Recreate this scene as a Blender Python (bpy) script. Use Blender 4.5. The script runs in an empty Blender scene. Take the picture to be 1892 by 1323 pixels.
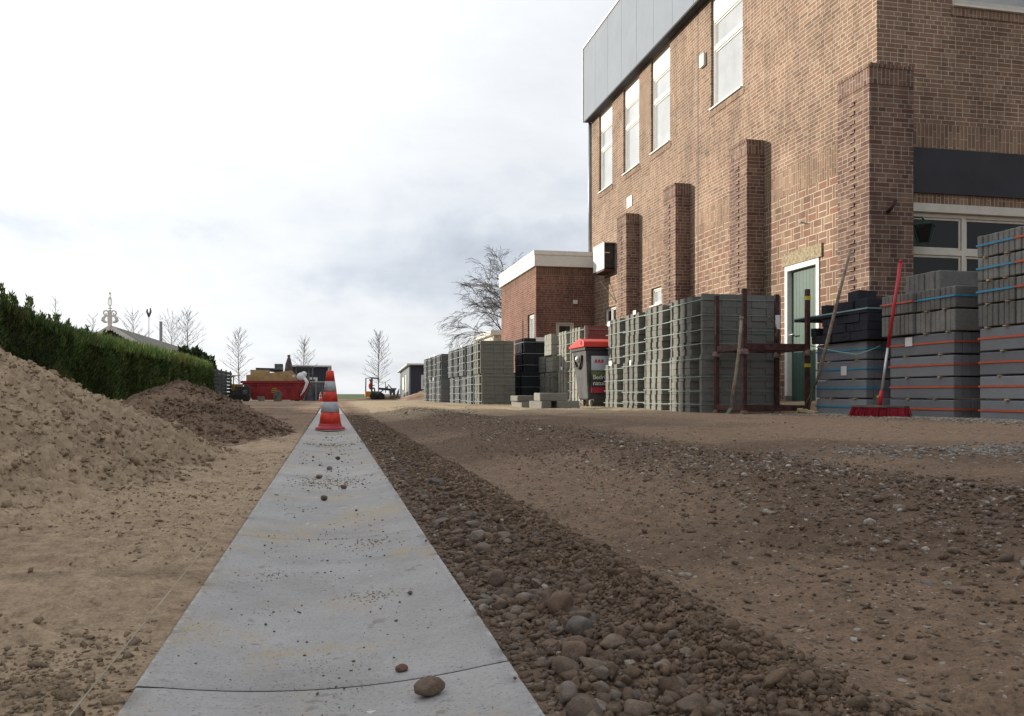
import bpy, math, random
import numpy as np
from mathutils import Vector, Matrix
R = math.radians
random.seed(7)
SC = bpy.context.scene
COL = SC.collection

# ------------------------------------------------------------------ camera, sky, sun
H = 0.30                                    # camera height above the gutter
cam = bpy.data.objects.new('camera', bpy.data.cameras.new('camera')); COL.objects.link(cam)
cam.location = (0, 0, H)
YAW = math.atan(335/1550)
cam.rotation_euler = (R(90), 0, -YAW)
cam.data.sensor_width = 36; cam.data.lens = 36*1550/1892
cam.data.shift_y = (728-661.5)/1892
cam.data.clip_start = 0.05; cam.data.clip_end = 9000
SC.camera = cam
SC.view_settings.view_transform = 'Standard'; SC.view_settings.look = 'None'
SC.view_settings.exposure = 0.35; SC.view_settings.gamma = 1
SC.render.resolution_x = 1024; SC.render.resolution_y = 716

SUN_EL = R(16); SX, SY = -0.80, 0.60          # horizontal direction towards the sun
SUNV = Vector((SX*math.cos(SUN_EL), SY*math.cos(SUN_EL), math.sin(SUN_EL)))
sl = bpy.data.lights.new('sun', 'SUN'); sl.energy = 4.4; sl.angle = R(0.9); sl.color = (1.0, 0.90, 0.76)
so = bpy.data.objects.new('sun', sl); COL.objects.link(so); so.location = (-30, 22, 20)
so.rotation_euler = SUNV.to_track_quat('Z', 'Y').to_euler()

class NT:
    def __init__(s, tree): s.t = tree; s.n = tree.nodes; s.l = tree.links
    def node(s, typ, **kw):
        n = s.n.new(typ)
        for k, v in kw.items():
            if hasattr(n, k) and k not in n.inputs: setattr(n, k, v)
            else: n.inputs[k].default_value = v
        return n
    def put(s, v, sock):
        if hasattr(v, 'links') or hasattr(v, 'is_linked'): s.l.new(v, sock)
        else:
            if hasattr(sock, 'default_value') and hasattr(sock.default_value, '__len__') and len(sock.default_value) == 4 and len(v) == 3: v = (*v, 1)
            sock.default_value = v
    def m(s, op, a, b=0.0, c=0.0, clamp=False):
        n = s.n.new('ShaderNodeMath'); n.operation = op; n.use_clamp = clamp
        s.put(a, n.inputs[0]); s.put(b, n.inputs[1]); s.put(c, n.inputs[2]); return n.outputs[0]
    def mix(s, f, a, b, blend='MIX'):
        n = s.n.new('ShaderNodeMix'); n.data_type = 'RGBA'; n.blend_type = blend
        s.put(f, n.inputs[0]); s.put(a, n.inputs[6]); s.put(b, n.inputs[7]); return n.outputs[2]
    def comb(s, x, y, z):
        n = s.n.new('ShaderNodeCombineXYZ'); s.put(x, n.inputs[0]); s.put(y, n.inputs[1]); s.put(z, n.inputs[2]); return n.outputs[0]
    def noise(s, vec, scale, detail=3, rough=0.55, dist=0.0):
        n = s.n.new('ShaderNodeTexNoise')
        if vec is not None: s.l.new(vec, n.inputs['Vector'])
        n.inputs['Scale'].default_value = scale; n.inputs['Detail'].default_value = detail
        n.inputs['Roughness'].default_value = rough; n.inputs['Distortion'].default_value = dist
        return n.outputs['Fac']
    def ramp(s, f, stops):
        n = s.n.new('ShaderNodeValToRGB'); cr = n.color_ramp
        while len(cr.elements) < len(stops): cr.elements.new(0.5)
        for e, (p, c) in zip(cr.elements, stops):
            e.position = p; e.color = (*c, 1) if hasattr(c, '__len__') else (c, c, c, 1)
        s.l.new(f, n.inputs[0]); return n.outputs[0]
    def pos(s): return s.n.new('ShaderNodeNewGeometry').outputs['Position']
    def sep(s, v):
        n = s.n.new('ShaderNodeSeparateXYZ'); s.l.new(v, n.inputs[0]); return n.outputs

W = bpy.data.worlds.new('World'); SC.world = W; W.use_nodes = True
w = NT(W.node_tree); w.n.clear()
sky = w.n.new('ShaderNodeTexSky'); sky.sky_type = 'NISHITA'; sky.sun_disc = False
sky.sun_elevation = SUN_EL; sky.sun_rotation = math.atan2(SX, SY)
tc = w.n.new('ShaderNodeTexCoord').outputs['Generated']
x, y, z = w.sep(tc)
zz = w.m('ADD', w.m('MAXIMUM', z, 0.0), 0.16)
pv = w.comb(w.m('DIVIDE', x, zz), w.m('DIVIDE', y, zz), w.m('MULTIPLY', z, 2.0))
n1 = w.noise(pv, 0.80, 5, 0.50, 0.25)
n2 = w.noise(w.comb(x, y, w.m('MULTIPLY', z, 1.8)), 4.2, 7, 0.60, 0.35)
nn = w.m('ADD', w.m('MULTIPLY', n1, 0.55), w.m('MULTIPLY', n2, 0.45))
dotn = w.n.new('ShaderNodeVectorMath'); dotn.operation = 'DOT_PRODUCT'
w.l.new(tc, dotn.inputs[0]); dotn.inputs[1].default_value = Vector((-0.60, 0.55, 0.62)).normalized()
toward = dotn.outputs['Value']                 # bright veil of cloud round the sun
veil = w.m('MULTIPLY', w.m('SUBTRACT', toward, 0.60, clamp=True), 1.0)
cl = w.m('ADD', w.m('ADD', w.m('MULTIPLY', nn, 0.75), 0.125), w.m('MULTIPLY', veil, 0.52))
wob = w.m('MULTIPLY', w.m('SUBTRACT', w.noise(tc, 5.0, 5, 0.6), 0.5), 0.22)
def bank(az, el, wd, ht, k):                     # a darker bank of cloud in one part of the sky
    c = Vector((math.sin(az)*math.cos(el), math.cos(az)*math.cos(el), math.sin(el)))
    px_ = w.m('DIVIDE', w.m('ADD', w.m('ADD', w.m('MULTIPLY', x, c.y), w.m('MULTIPLY', y, -c.x)), wob), wd)
    pz_ = w.m('DIVIDE', w.m('ADD', w.m('SUBTRACT', z, c.z), w.m('MULTIPLY', wob, 0.5)), ht)
    q = w.m('ADD', w.m('POWER', w.m('ABSOLUTE', px_), 2.0), w.m('POWER', w.m('ABSOLUTE', pz_), 2.0))
    return w.m('MULTIPLY', w.m('SUBTRACT', 1.0, q, clamp=True), k)
cl = w.m('SUBTRACT', cl, bank(R(9), R(9), 0.19, 0.055, 0.13))
cl = w.m('SUBTRACT', cl, bank(R(-18), R(9.5), 0.07, 0.05, 0.14))
cl = w.m('SUBTRACT', cl, bank(R(8), R(19), 0.16, 0.10, 0.05))
ccol = w.ramp(cl, [(0.34, (0.48, 0.525, 0.60)), (0.42, (0.62, 0.66, 0.725)), (0.49, (0.755, 0.78, 0.815)), (0.66, (0.94, 0.95, 0.96))])
back = w.m('ADD', w.m('MULTIPLY', toward, 0.40), 0.64)      # cloud away from the sun is duller
back = w.m('MINIMUM', back, 0.96)
ccol = w.mix(1.0, ccol, w.comb(back, back, back), 'MULTIPLY')
bgc = w.node('ShaderNodeBackground', Strength=1.08); w.l.new(ccol, bgc.inputs[0])
bgs = w.node('ShaderNodeBackground', Strength=0.10); w.l.new(sky.outputs[0], bgs.inputs[0])
gap = w.ramp(nn, [(0.30, 0.55), (0.42, 0.94)])
mx = w.n.new('ShaderNodeMixShader'); w.l.new(gap, mx.inputs[0]); w.l.new(bgs.outputs[0], mx.inputs[1]); w.l.new(bgc.outputs[0], mx.inputs[2])
ow = w.n.new('ShaderNodeOutputWorld'); w.l.new(mx.outputs[0], ow.inputs[0])

# ------------------------------------------------------------------ plan measurements (the photograph's rays met with real planes)
CS, SN, F = math.cos(YAW), math.sin(YAW), 1550.0
def ray(u, d):
    r = (u-946)/F*d
    return (r*CS + d*SN, d*CS - r*SN)
def yx(u, X): k = (u-946)/F; return X*(CS-k*SN)/(SN+k*CS)
def xy(u, Y): k = (u-946)/F; return Y*(SN+k*CS)/(CS-k*SN)
def dep(X, Y): return X*SN + Y*CS
def zv(v, d): return (728-v)/F*d + H

# ------------------------------------------------------------------ materials
MATS = {}
def mat(name, col=(0.5, 0.5, 0.5), rough=0.7, metal=0.0, var=0.12, scale=8.0, bump=0.0, bscale=60.0, spec=0.5, fn=None):
    if name in MATS: return MATS[name]
    m = bpy.data.materials.new(name); m.use_nodes = True; MATS[name] = m
    t = NT(m.node_tree); b = t.n['Principled BSDF']
    b.inputs['Roughness'].default_value = rough; b.inputs['Metallic'].default_value = metal
    b.inputs['Specular IOR Level'].default_value = spec
    p = t.pos()
    if fn: fn(t, b, p)
    else:
        f = t.noise(p, scale, 5, 0.6)
        c0 = tuple(c*(1-var*1.6) for c in col); c1 = tuple(min(1, c*(1+var*1.2)) for c in col)
        t.l.new(t.ramp(f, [(0.3, c0), (0.7, c1)]), b.inputs['Base Color'])
        if bump:
            bn = t.node('ShaderNodeBump', Strength=bump, Distance=0.01); t.l.new(t.noise(p, bscale, 4, 0.6), bn.inputs['Height']); t.l.new(bn.outputs[0], b.inputs['Normal'])
    return m

def brick_mat(name, style, pal, mort=(0.42, 0.36, 0.28), dirt=0.25):
    def fn(t, b, p):
        x, y, z = t.sep(p)
        u = t.m('ADD', x, y)
        wob = t.m('MULTIPLY', t.m('SUBTRACT', t.noise(p, 9, 2), 0.5), 0.006)
        z2 = t.m('ADD', z, wob); u2 = t.m('ADD', u, wob)
        def wn(vec):
            n = t.n.new('ShaderNodeTexWhiteNoise'); n.noise_dimensions = '3D'; t.l.new(vec, n.inputs[0]); return n.outputs['Value']
        def edge(a, lo, hi): # 1 inside the mortar near lo / hi (a in metres)
            return t.m('MAXIMUM', t.m('LESS_THAN', a, lo), t.m('GREATER_THAN', a, hi))
        if style == 'run':
            ch, L = 0.060, 0.22
            r = t.m('FLOOR', t.m('DIVIDE', z2, ch)); fz = t.m('SUBTRACT', z2, t.m('MULTIPLY', r, ch))
            off = t.m('MULTIPLY', t.m('ADD', t.m('MULTIPLY', t.m('MODULO', t.m('ABSOLUTE', r), 2.0), 0.5), t.m('MULTIPLY', t.m('FLOOR', t.m('MULTIPLY', wn(t.comb(r, 3.1, 0.0)), 4.0)), 0.25)), L)
            uu = t.m('ADD', u2, off)
            c = t.m('FLOOR', t.m('DIVIDE', uu, L)); fu = t.m('SUBTRACT', uu, t.m('MULTIPLY', c, L))
            half = t.m('LESS_THAN', wn(t.comb(c, r, 5.0)), 0.42)
            h2 = t.m('GREATER_THAN', fu, L/2)
            midj = t.m('MULTIPLY', half, t.m('LESS_THAN', t.m('ABSOLUTE', t.m('SUBTRACT', fu, L/2)), 0.0046))
            mo = t.m('MAXIMUM', t.m('MAXIMUM', edge(fu, 0.0046, L-0.0046), edge(fz, 0.0046, ch-0.0046)), midj)
            cid = t.comb(t.m('ADD', c, t.m('MULTIPLY', t.m('MULTIPLY', half, h2), 0.5)), r, 0.0)
        elif style == 'soldier':
            ch, L = 0.20, 0.060
            r = t.m('FLOOR', t.m('DIVIDE', z2, ch)); 
            c = t.m('FLOOR', t.m('DIVIDE', u2, L)); fu = t.m('SUBTRACT', u2, t.m('MULTIPLY', c, L))
            z3 = t.m('ADD', z2, t.m('MULTIPLY', t.m('FLOOR', t.m('MULTIPLY', wn(t.comb(c, 1.0, 2.0)), 2.0)), 0.08))
            r = t.m('FLOOR', t.m('DIVIDE', z3, ch)); fz = t.m('SUBTRACT', z3, t.m('MULTIPLY', r, ch))
            mo = t.m('MAXIMUM', edge(fu, 0.0055, L-0.0055), edge(fz, 0.005, ch-0.005)); cid = t.comb(c, r, 0.0)
        else:   # basket: two flat bricks and one upright, in rows of 0.21 m
            ch, L = 0.205, 0.275
            r = t.m('FLOOR', t.m('DIVIDE', z2, ch)); fz = t.m('SUBTRACT', z2, t.m('MULTIPLY', r, ch))
            uu = t.m('ADD', u2, t.m('MULTIPLY', t.m('MODULO', t.m('ABSOLUTE', r), 2.0), L/2))
            c = t.m('FLOOR', t.m('DIVIDE', uu, L)); fu = t.m('SUBTRACT', uu, t.m('MULTIPLY', c, L))
            flat = t.m('LESS_THAN', fu, 0.21)
            split = t.m('ADD', 0.085, t.m('MULTIPLY', wn(t.comb(c, r, 9.0)), 0.035))
            j1 = t.m('LESS_THAN', t.m('ABSOLUTE', t.m('SUBTRACT', fu, 0.21)), 0.006)
            j2 = t.m('MULTIPLY', flat, t.m('LESS_THAN', t.m('ABSOLUTE', t.m('SUBTRACT', fz, split)), 0.006))
            mo = t.m('MAXIMUM', t.m('MAXIMUM', j1, j2), t.m('MAXIMUM', edge(fu, 0.006, L-0.006), edge(fz, 0.006, ch-0.006)))
            up = t.m('GREATER_THAN', fz, split)
            cid = t.comb(t.m('ADD', c, t.m('MULTIPLY', t.m('SUBTRACT', 1.0, flat), 0.5)), t.m('ADD', r, t.m('MULTIPLY', up, t.m('MULTIPLY', flat, 0.5))), 2.0)
        rnd = wn(cid)
        n = len(pal); bc = t.ramp(rnd, [((i+0.5)/n, c) for i, c in enumerate(pal)])
        bc = t.mix(0.45, bc, t.ramp(t.noise(p, 90, 3), [(0.3, 0.55), (0.7, 1.0)]), 'MULTIPLY')
        mc = t.mix(t.noise(p, 25, 3), tuple(c*0.72 for c in mort), mort)
        cc = t.mix(mo, bc, mc)
        g = t.ramp(t.noise(p, 0.9, 5, 0.65, 0.4), [(0.35, 1-dirt), (0.62, 1.08)])
        cc = t.mix(1.0, cc, g, 'MULTIPLY')
        st = t.ramp(t.noise(t.comb(t.m('MULTIPLY', u, 5.0), t.m('MULTIPLY', z, 0.45), 0.0), 1.0, 4, 0.65), [(0.40, 0.80), (0.56, 1.04)]); cc = t.mix(0.8, cc, st, 'MULTIPLY')
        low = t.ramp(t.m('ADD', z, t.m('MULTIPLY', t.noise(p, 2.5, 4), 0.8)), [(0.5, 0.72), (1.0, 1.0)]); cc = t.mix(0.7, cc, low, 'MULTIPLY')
        pale = t.ramp(t.noise(p, 1.7, 6, 0.7, 0.8), [(0.60, 0.0), (0.80, 0.22)])
        cc = t.mix(pale, cc, (0.45, 0.41, 0.35))
        t.l.new(cc, b.inputs['Base Color'])
        hgt = t.m('ADD', t.m('MULTIPLY', t.m('SUBTRACT', 1.0, mo), 1.0), t.m('MULTIPLY', t.noise(p, 120, 3), 0.5))
        bn = t.node('ShaderNodeBump', Strength=0.8, Distance=0.006); t.l.new(hgt, bn.inputs['Height']); t.l.new(bn.outputs[0], b.inputs['Normal'])
    return mat(name, rough=0.9, fn=fn, spec=0.25)

PAL = [(0.225, 0.140, 0.100), (0.275, 0.175, 0.122), (0.31, 0.202, 0.140), (0.295, 0.172, 0.118), (0.325, 0.218, 0.152), (0.25, 0.158, 0.114), (0.345, 0.235, 0.162)]
PALR = [(0.25, 0.148, 0.105), (0.28, 0.178, 0.125), (0.225, 0.135, 0.098), (0.31, 0.165, 0.115), (0.28, 0.182, 0.128), (0.33, 0.225, 0.15)]
PALD = [(0.155, 0.088, 0.066), (0.205, 0.120, 0.088), (0.25, 0.157, 0.113), (0.185, 0.105, 0.079), (0.285, 0.187, 0.133)]
B_RUN = brick_mat('brick_running', 'run', PAL, (0.66, 0.59, 0.48))
B_SOL = brick_mat('brick_soldier', 'soldier', PAL, (0.52, 0.45, 0.35))
B_BAS = brick_mat('brick_basket', 'basket', PALR, (0.66, 0.59, 0.48))
B_DRK = brick_mat('brick_dark', 'run', PALD, (0.50, 0.44, 0.39))
B_DRS = brick_mat('brick_dark_soldier', 'soldier', PALD, (0.45, 0.40, 0.36))
B_ANX = brick_mat('brick_annex', 'run', [(0.18, 0.075, 0.055), (0.23, 0.10, 0.07), (0.27, 0.125, 0.09), (0.20, 0.09, 0.065)], (0.44, 0.37, 0.30))
B_ANS = brick_mat('brick_annex_soldier', 'soldier', [(0.16, 0.085, 0.06), (0.2, 0.10, 0.07), (0.24, 0.13, 0.09)], (0.28, 0.23, 0.18))

def concrete(name, col, var=0.22, sp=0.5):
    def fn(t, b, p):
        o = t.n.new('ShaderNodeObjectInfo').outputs['Random']
        f = t.m('ADD', t.m('MULTIPLY', t.noise(p, 2.3, 6, 0.65), 0.65), t.m('MULTIPLY', t.noise(p, 55, 4, 0.7), 0.35))
        c = t.ramp(f, [(0.32, tuple(q*(1-var) for q in col)), (0.68, tuple(q*(1+var) for q in col))])
        g = t.m('ADD', 0.78, t.m('MULTIPLY', o, 0.40))
        c = t.mix(1.0, c, t.comb(g, g, g), 'MULTIPLY')
        s = t.ramp(t.noise(p, 230, 2), [(0.30, 0.62), (0.42, 1.0)])
        c = t.mix(sp, c, s, 'MULTIPLY')
        t.l.new(c, b.inputs['Base Color'])
        bn = t.node('ShaderNodeBump', Strength=0.35, Distance=0.004); t.l.new(t.noise(p, 180, 4, 0.7), bn.inputs['Height']); t.l.new(bn.outputs[0], b.inputs['Normal'])
    return mat(name, rough=0.88, fn=fn, spec=0.3)
C_PAVE = concrete('concrete_paver', (0.185, 0.188, 0.17))
C_PALE = concrete('concrete_pale', (0.285, 0.285, 0.25))
C_BLUE = concrete('concrete_bluegrey', (0.15, 0.165, 0.175))
C_BLACK = concrete('concrete_black', (0.030, 0.033, 0.042))
C_RED = concrete('concrete_red', (0.20, 0.105, 0.10))
C_KERB = concrete('concrete_kerb', (0.235, 0.25, 0.27), 0.16)
C_KERBW = concrete('concrete_kerb_weathered', (0.22, 0.218, 0.205), 0.4)
C_BLOCK = concrete('concrete_block', (0.25, 0.245, 0.22))

def slab_fn(t, b, p):
    x, y, z = t.sep(p)
    f = t.m('ADD', t.m('MULTIPLY', t.noise(p, 6, 6, 0.65), 0.6), t.m('MULTIPLY', t.noise(p, 160, 4, 0.7), 0.4))
    o = t.n.new('ShaderNodeObjectInfo').outputs['Random']
    c = t.ramp(f, [(0.30, (0.285, 0.275, 0.268)), (0.70, (0.465, 0.455, 0.445))])
    g = t.m('ADD', 0.90, t.m('MULTIPLY', o, 0.18)); c = t.mix(1.0, c, t.comb(g, g, g), 'MULTIPLY')
    # darker grey bands and fine sand films dusted on the slab
    darkish = t.ramp(t.noise(t.comb(t.m('MULTIPLY', x, 1.5), t.m('MULTIPLY', y, 3.0), 0.0), 1.6, 4, 0.6), [(0.56, 0.0), (0.72, 0.32)])
    c = t.mix(darkish, c, (0.17, 0.17, 0.17))
    m1 = t.ramp(t.noise(p, 3.6, 5, 0.6, 0.4), [(0.53, 0.0), (0.62, 1.0)])
    m2 = t.ramp(t.noise(p, 70, 3, 0.8), [(0.40, 0.0), (0.58, 1.0)])
    c = t.mix(t.m('MULTIPLY', t.m('MULTIPLY', m1, m2), 0.85), c, (0.42, 0.33, 0.20))
    sp = t.ramp(t.noise(p, 300, 2, 0.5), [(0.30, 0.40), (0.38, 1.0)]); c = t.mix(0.9, c, sp, 'MULTIPLY')
    sc = t.ramp(t.noise(t.comb(t.m('MULTIPLY', x, 3.0), t.m('MULTIPLY', y, 40.0), 0.0), 2.0, 4, 0.7), [(0.60, 0.0), (0.70, 0.22)]); c = t.mix(sc, c, (0.20, 0.185, 0.17))
    dk = t.ramp(t.noise(p, 24, 4, 0.65), [(0.62, 0.0), (0.68, 0.55)]); c = t.mix(dk, c, (0.17, 0.14, 0.115))
    ch = t.m('MULTIPLY', t.ramp(t.noise(p, 33, 3, 0.6), [(0.71, 0.0), (0.735, 1.0)]), 0.8); c = t.mix(ch, c, (0.72, 0.72, 0.72))
    cr = t.m('MULTIPLY', t.ramp(t.m('ABSOLUTE', x), [(0.188, 0.0), (0.198, 1.0)]), t.ramp(t.noise(p, 45, 4, 0.7), [(0.45, 0.0), (0.6, 0.8)]))
    c = t.mix(cr, c, (0.60, 0.60, 0.58))
    t.l.new(c, b.inputs['Base Color'])
    bn = t.node('ShaderNodeBump', Strength=0.25, Distance=0.002); t.l.new(t.noise(p, 260, 5, 0.75), bn.inputs['Height']); t.l.new(bn.outputs[0], b.inputs['Normal'])
M_SLAB = mat('gutter_concrete', rough=0.8, fn=slab_fn, spec=0.3)

def attr_fn(bs, bs2, strength):
    def fn(t, b, p):
        a = t.n.new('ShaderNodeAttribute'); a.attribute_name = 'tint'
        f = t.m('ADD', t.m('MULTIPLY', t.noise(p, bs, 5, 0.7), 0.6), t.m('MULTIPLY', t.noise(p, bs2, 4, 0.75), 0.4))
        c = t.mix(1.0, a.outputs['Color'], t.ramp(f, [(0.33, 0.55), (0.5, 0.95), (0.68, 1.30)]), 'MULTIPLY')
        t.l.new(c, b.inputs['Base Color'])
        bn = t.node('ShaderNodeBump', Strength=strength, Distance=0.006); t.l.new(f, bn.inputs['Height']); t.l.new(bn.outputs[0], b.inputs['Normal'])
    return fn
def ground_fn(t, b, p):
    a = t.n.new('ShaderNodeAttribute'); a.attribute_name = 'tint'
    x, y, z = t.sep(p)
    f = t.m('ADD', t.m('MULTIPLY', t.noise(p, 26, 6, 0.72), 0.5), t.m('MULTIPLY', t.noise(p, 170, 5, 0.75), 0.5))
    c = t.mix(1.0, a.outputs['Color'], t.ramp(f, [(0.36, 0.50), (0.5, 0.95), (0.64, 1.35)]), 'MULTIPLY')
    h = f
    for sc, thr, keep, hgt in ((70.0, 0.30, 0.62, 0.8), (190.0, 0.34, 0.5, 0.35)):      # grit and small stones trodden into the surface
        v = t.n.new('ShaderNodeTexVoronoi'); t.l.new(p, v.inputs['Vector']); v.inputs['Scale'].default_value = sc
        cr = t.sep(v.outputs['Color'])
        msk = t.m('MULTIPLY', t.m('LESS_THAN', v.outputs['Distance'], t.m('MULTIPLY', cr[1], thr*1.4)), t.m('GREATER_THAN', cr[0], keep))
        right = t.m('MULTIPLY', t.m('GREATER_THAN', x, 0.2), 0.9); side = t.m('ADD', right, 0.10)
        far = t.m('LESS_THAN', y, 16.0)
        msk = t.m('MULTIPLY', t.m('MULTIPLY', msk, side), far)
        pc = t.ramp(cr[2], [(0.1, (0.11, 0.08, 0.062)), (0.5, (0.20, 0.15, 0.115)), (0.8, (0.32, 0.27, 0.22)), (0.97, (0.50, 0.46, 0.41))])
        c = t.mix(t.m('MULTIPLY', msk, 0.85), c, pc)
        h = t.m('ADD', h, t.m('MULTIPLY', t.m('MULTIPLY', msk, t.m('SUBTRACT', 1.0, v.outputs['Distance'])), hgt))
    t.l.new(c, b.inputs['Base Color'])
    bn = t.node('ShaderNodeBump', Strength=1.0, Distance=0.010); t.l.new(h, bn.inputs['Height']); t.l.new(bn.outputs[0], b.inputs['Normal'])
M_GROUND = mat('soil_and_sand', rough=0.95, fn=ground_fn, spec=0.12)
M_HEAP = mat('heaped_earth', rough=0.95, fn=attr_fn(22, 190, 1.0), spec=0.12)
def stone_fn(t, b, p):
    a = t.n.new('ShaderNodeAttribute'); a.attribute_name = 'tint'
    f = t.m('ADD', t.m('MULTIPLY', t.noise(p, 90, 5, 0.7), 0.5), t.m('MULTIPLY', t.noise(p, 420, 4, 0.75), 0.5))
    c = t.mix(1.0, a.outputs['Color'], t.ramp(f, [(0.33, 0.60), (0.5, 0.95), (0.68, 1.30)]), 'MULTIPLY')
    m = t.ramp(t.noise(p, 55, 6, 0.75), [(0.45, 0.0), (0.60, 0.80)])      # dried mud clinging to the stones
    c = t.mix(m, c, t.mix(t.noise(p, 380, 3), (0.13, 0.095, 0.07), (0.26, 0.195, 0.145)))
    t.l.new(c, b.inputs['Base Color'])
    bn = t.node('ShaderNodeBump', Strength=0.9, Distance=0.002); t.l.new(t.m('ADD', f, t.m('MULTIPLY', m, 0.6)), bn.inputs['Height']); t.l.new(bn.outputs[0], b.inputs['Normal'])
M_STONE = mat('pebble_stone', rough=0.92, fn=stone_fn, spec=0.15)
def crumb_fn(t, b, p):
    a = t.n.new('ShaderNodeAttribute'); a.attribute_name = 'tint'
    f = t.noise(p, 300, 5, 0.75)
    t.l.new(t.mix(1.0, a.outputs['Color'], t.ramp(f, [(0.33, 0.60), (0.5, 0.95), (0.68, 1.25)]), 'MULTIPLY'), b.inputs['Base Color'])
    bn = t.node('ShaderNodeBump', Strength=1.0, Distance=0.003); t.l.new(f, bn.inputs['Height']); t.l.new(bn.outputs[0], b.inputs['Normal'])
M_CRUMB = mat('sand_crumb', rough=0.95, fn=crumb_fn, spec=0.1)

M_WHITE = mat('white_paint', (0.74, 0.74, 0.70), 0.45, var=0.05)
M_CREAM = mat('cream_paint', (0.62, 0.60, 0.53), 0.5, var=0.07)
M_GREY = mat('grey_cladding', (0.235, 0.27, 0.315), 0.7, var=0.04, scale=1.5, spec=0.2)
M_ALU = mat('aluminium_trim', (0.65, 0.66, 0.67), 0.35, 0.3, var=0.04)
M_ZINC = mat('zinc_pipe', (0.34, 0.36, 0.38), 0.5, 0.4)
M_ANTH = mat('anthracite_board', (0.030, 0.033, 0.042), 0.75, var=0.15, scale=2)
def door_fn(t, b, p):
    x, y, z = t.sep(p)
    g = t.m('MODULO', y, 0.092); gr = t.m('LESS_THAN', g, 0.010)
    c = t.ramp(t.noise(p, 4, 5), [(0.3, (0.034, 0.080, 0.062)), (0.7, (0.052, 0.112, 0.087))])
    t.l.new(t.mix(gr, c, (0.02, 0.045, 0.035)), b.inputs['Base Color'])
    bn = t.node('ShaderNodeBump', Strength=1.0, Distance=0.01); t.l.new(t.m('SUBTRACT', 1.0, gr), bn.inputs['Height']); t.l.new(bn.outputs[0], b.inputs['Normal'])
M_DOOR = mat('green_planks', rough=0.45, fn=door_fn)
M_CURT = mat('glass_with_blinds', (0.42, 0.45, 0.47), 0.04, var=0.14, scale=1.2, spec=0.9)
M_GLASS = mat('dark_glass', (0.012, 0.014, 0.013), 0.03, var=0.3, scale=2.0, spec=0.45)
def render_fn(t, b, p):
    f = t.noise(p, 26, 6, 0.75); t.l.new(t.ramp(f, [(0.35, (0.17, 0.13, 0.08)), (0.6, (0.42, 0.36, 0.24))]), b.inputs['Base Color'])
    bn = t.node('ShaderNodeBump', Strength=1.0, Distance=0.01); t.l.new(f, bn.inputs['Height']); t.l.new(bn.outputs[0], b.inputs['Normal'])
M_REND = mat('rough_render', rough=0.95, fn=render_fn)
M_RUST = mat('rusty_red_steel', (0.072, 0.027, 0.022), 0.7, var=0.45, scale=14, bump=0.3)
M_RUST2 = mat('rusty_cup', (0.20, 0.13, 0.11), 0.8, var=0.4, scale=20, bump=0.5)
M_WOOD = mat('worn_wood', (0.34, 0.27, 0.20), 0.75, var=0.25, scale=20, bump=0.3)
M_PALEW = mat('pale_wood', (0.50, 0.38, 0.22), 0.7, var=0.2, scale=12)
M_BRIST = mat('straw_bristle', (0.48, 0.36, 0.19), 0.9, var=0.35, scale=90, bump=0.8, bscale=300)
M_REDP = mat('red_plastic', (0.55, 0.020, 0.028), 0.4, var=0.08)
M_REDB = mat('red_bristle', (0.36, 0.012, 0.035), 0.85, var=0.35, scale=70, bump=0.8, bscale=250)
M_SILV = mat('silver_tube', (0.60, 0.60, 0.60), 0.35, 0.6, var=0.05)
M_LID = mat('red_lid', (0.72, 0.045, 0.035), 0.42, var=0.05)
M_BIN = mat('grey_bin_plastic', (0.055, 0.058, 0.062), 0.55, var=0.4, scale=5)
M_BLACK = mat('black_plastic', (0.015, 0.015, 0.018), 0.5, var=0.2)
M_STRAP = mat('pale_strap', (0.23, 0.29, 0.255), 0.5, var=0.15)
M_SBLUE = mat('blue_strap', (0.035, 0.30, 0.50), 0.5, var=0.1)
M_SORG = mat('orange_strap', (0.62, 0.10, 0.035), 0.5, var=0.1)
M_TEAL = mat('teal_strap', (0.25, 0.45, 0.42), 0.5, var=0.1)
M_PAPER = mat('white_paper', (0.80, 0.80, 0.80), 0.6, var=0.03)
M_YEL = mat('yellow_tape', (0.60, 0.46, 0.03), 0.5, var=0.1)
M_CONER = mat('cone_red', (0.74, 0.045, 0.022), 0.5, var=0.24, scale=26)
M_CONEF = mat('cone_foot_red', (0.50, 0.05, 0.06), 0.6, var=0.25, scale=20)
def conew(t, b, p):
    f = t.noise(p, 38, 5, 0.7); c = t.ramp(f, [(0.28, (0.12, 0.11, 0.11)), (0.36, (0.42, 0.44, 0.47)), (0.6, (0.52, 0.54, 0.57))])
    t.l.new(c, b.inputs['Base Color'])
M_CONEW = mat('cone_white', rough=0.5, fn=conew)
M_STRING = mat('builders_string', (0.42, 0.37, 0.28), 0.8, var=0.15)
M_BARK = mat('bark', (0.085, 0.07, 0.058), 0.9, var=0.3, scale=10)
M_TWIG = mat('twig', (0.12, 0.10, 0.085), 0.9, var=0.25, scale=3)
def leaf_fn(a, c0, c1):
    def fn(t, b, p):
        at = t.n.new('ShaderNodeAttribute'); at.attribute_name = 'tint'
        c = t.ramp(t.noise(p, a, 4, 0.7), [(0.3, c0), (0.7, c1)])
        t.l.new(t.mix(1.0, c, at.outputs['Color'], 'MULTIPLY'), b.inputs['Base Color'])
        b.inputs['Subsurface Weight'].default_value = 0.0
    return fn
M_HEDGE = mat('conifer_hedge', rough=0.8, fn=leaf_fn(2.2, (0.034, 0.066, 0.026), (0.105, 0.165, 0.055)), spec=0.15)
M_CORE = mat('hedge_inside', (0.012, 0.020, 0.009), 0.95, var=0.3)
M_NAVY = mat('navy_boards', (0.030, 0.036, 0.060), 0.6, var=0.12, scale=3)
M_SHGREY = mat('grey_boards', (0.115, 0.135, 0.145), 0.6, var=0.08, scale=3)
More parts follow.
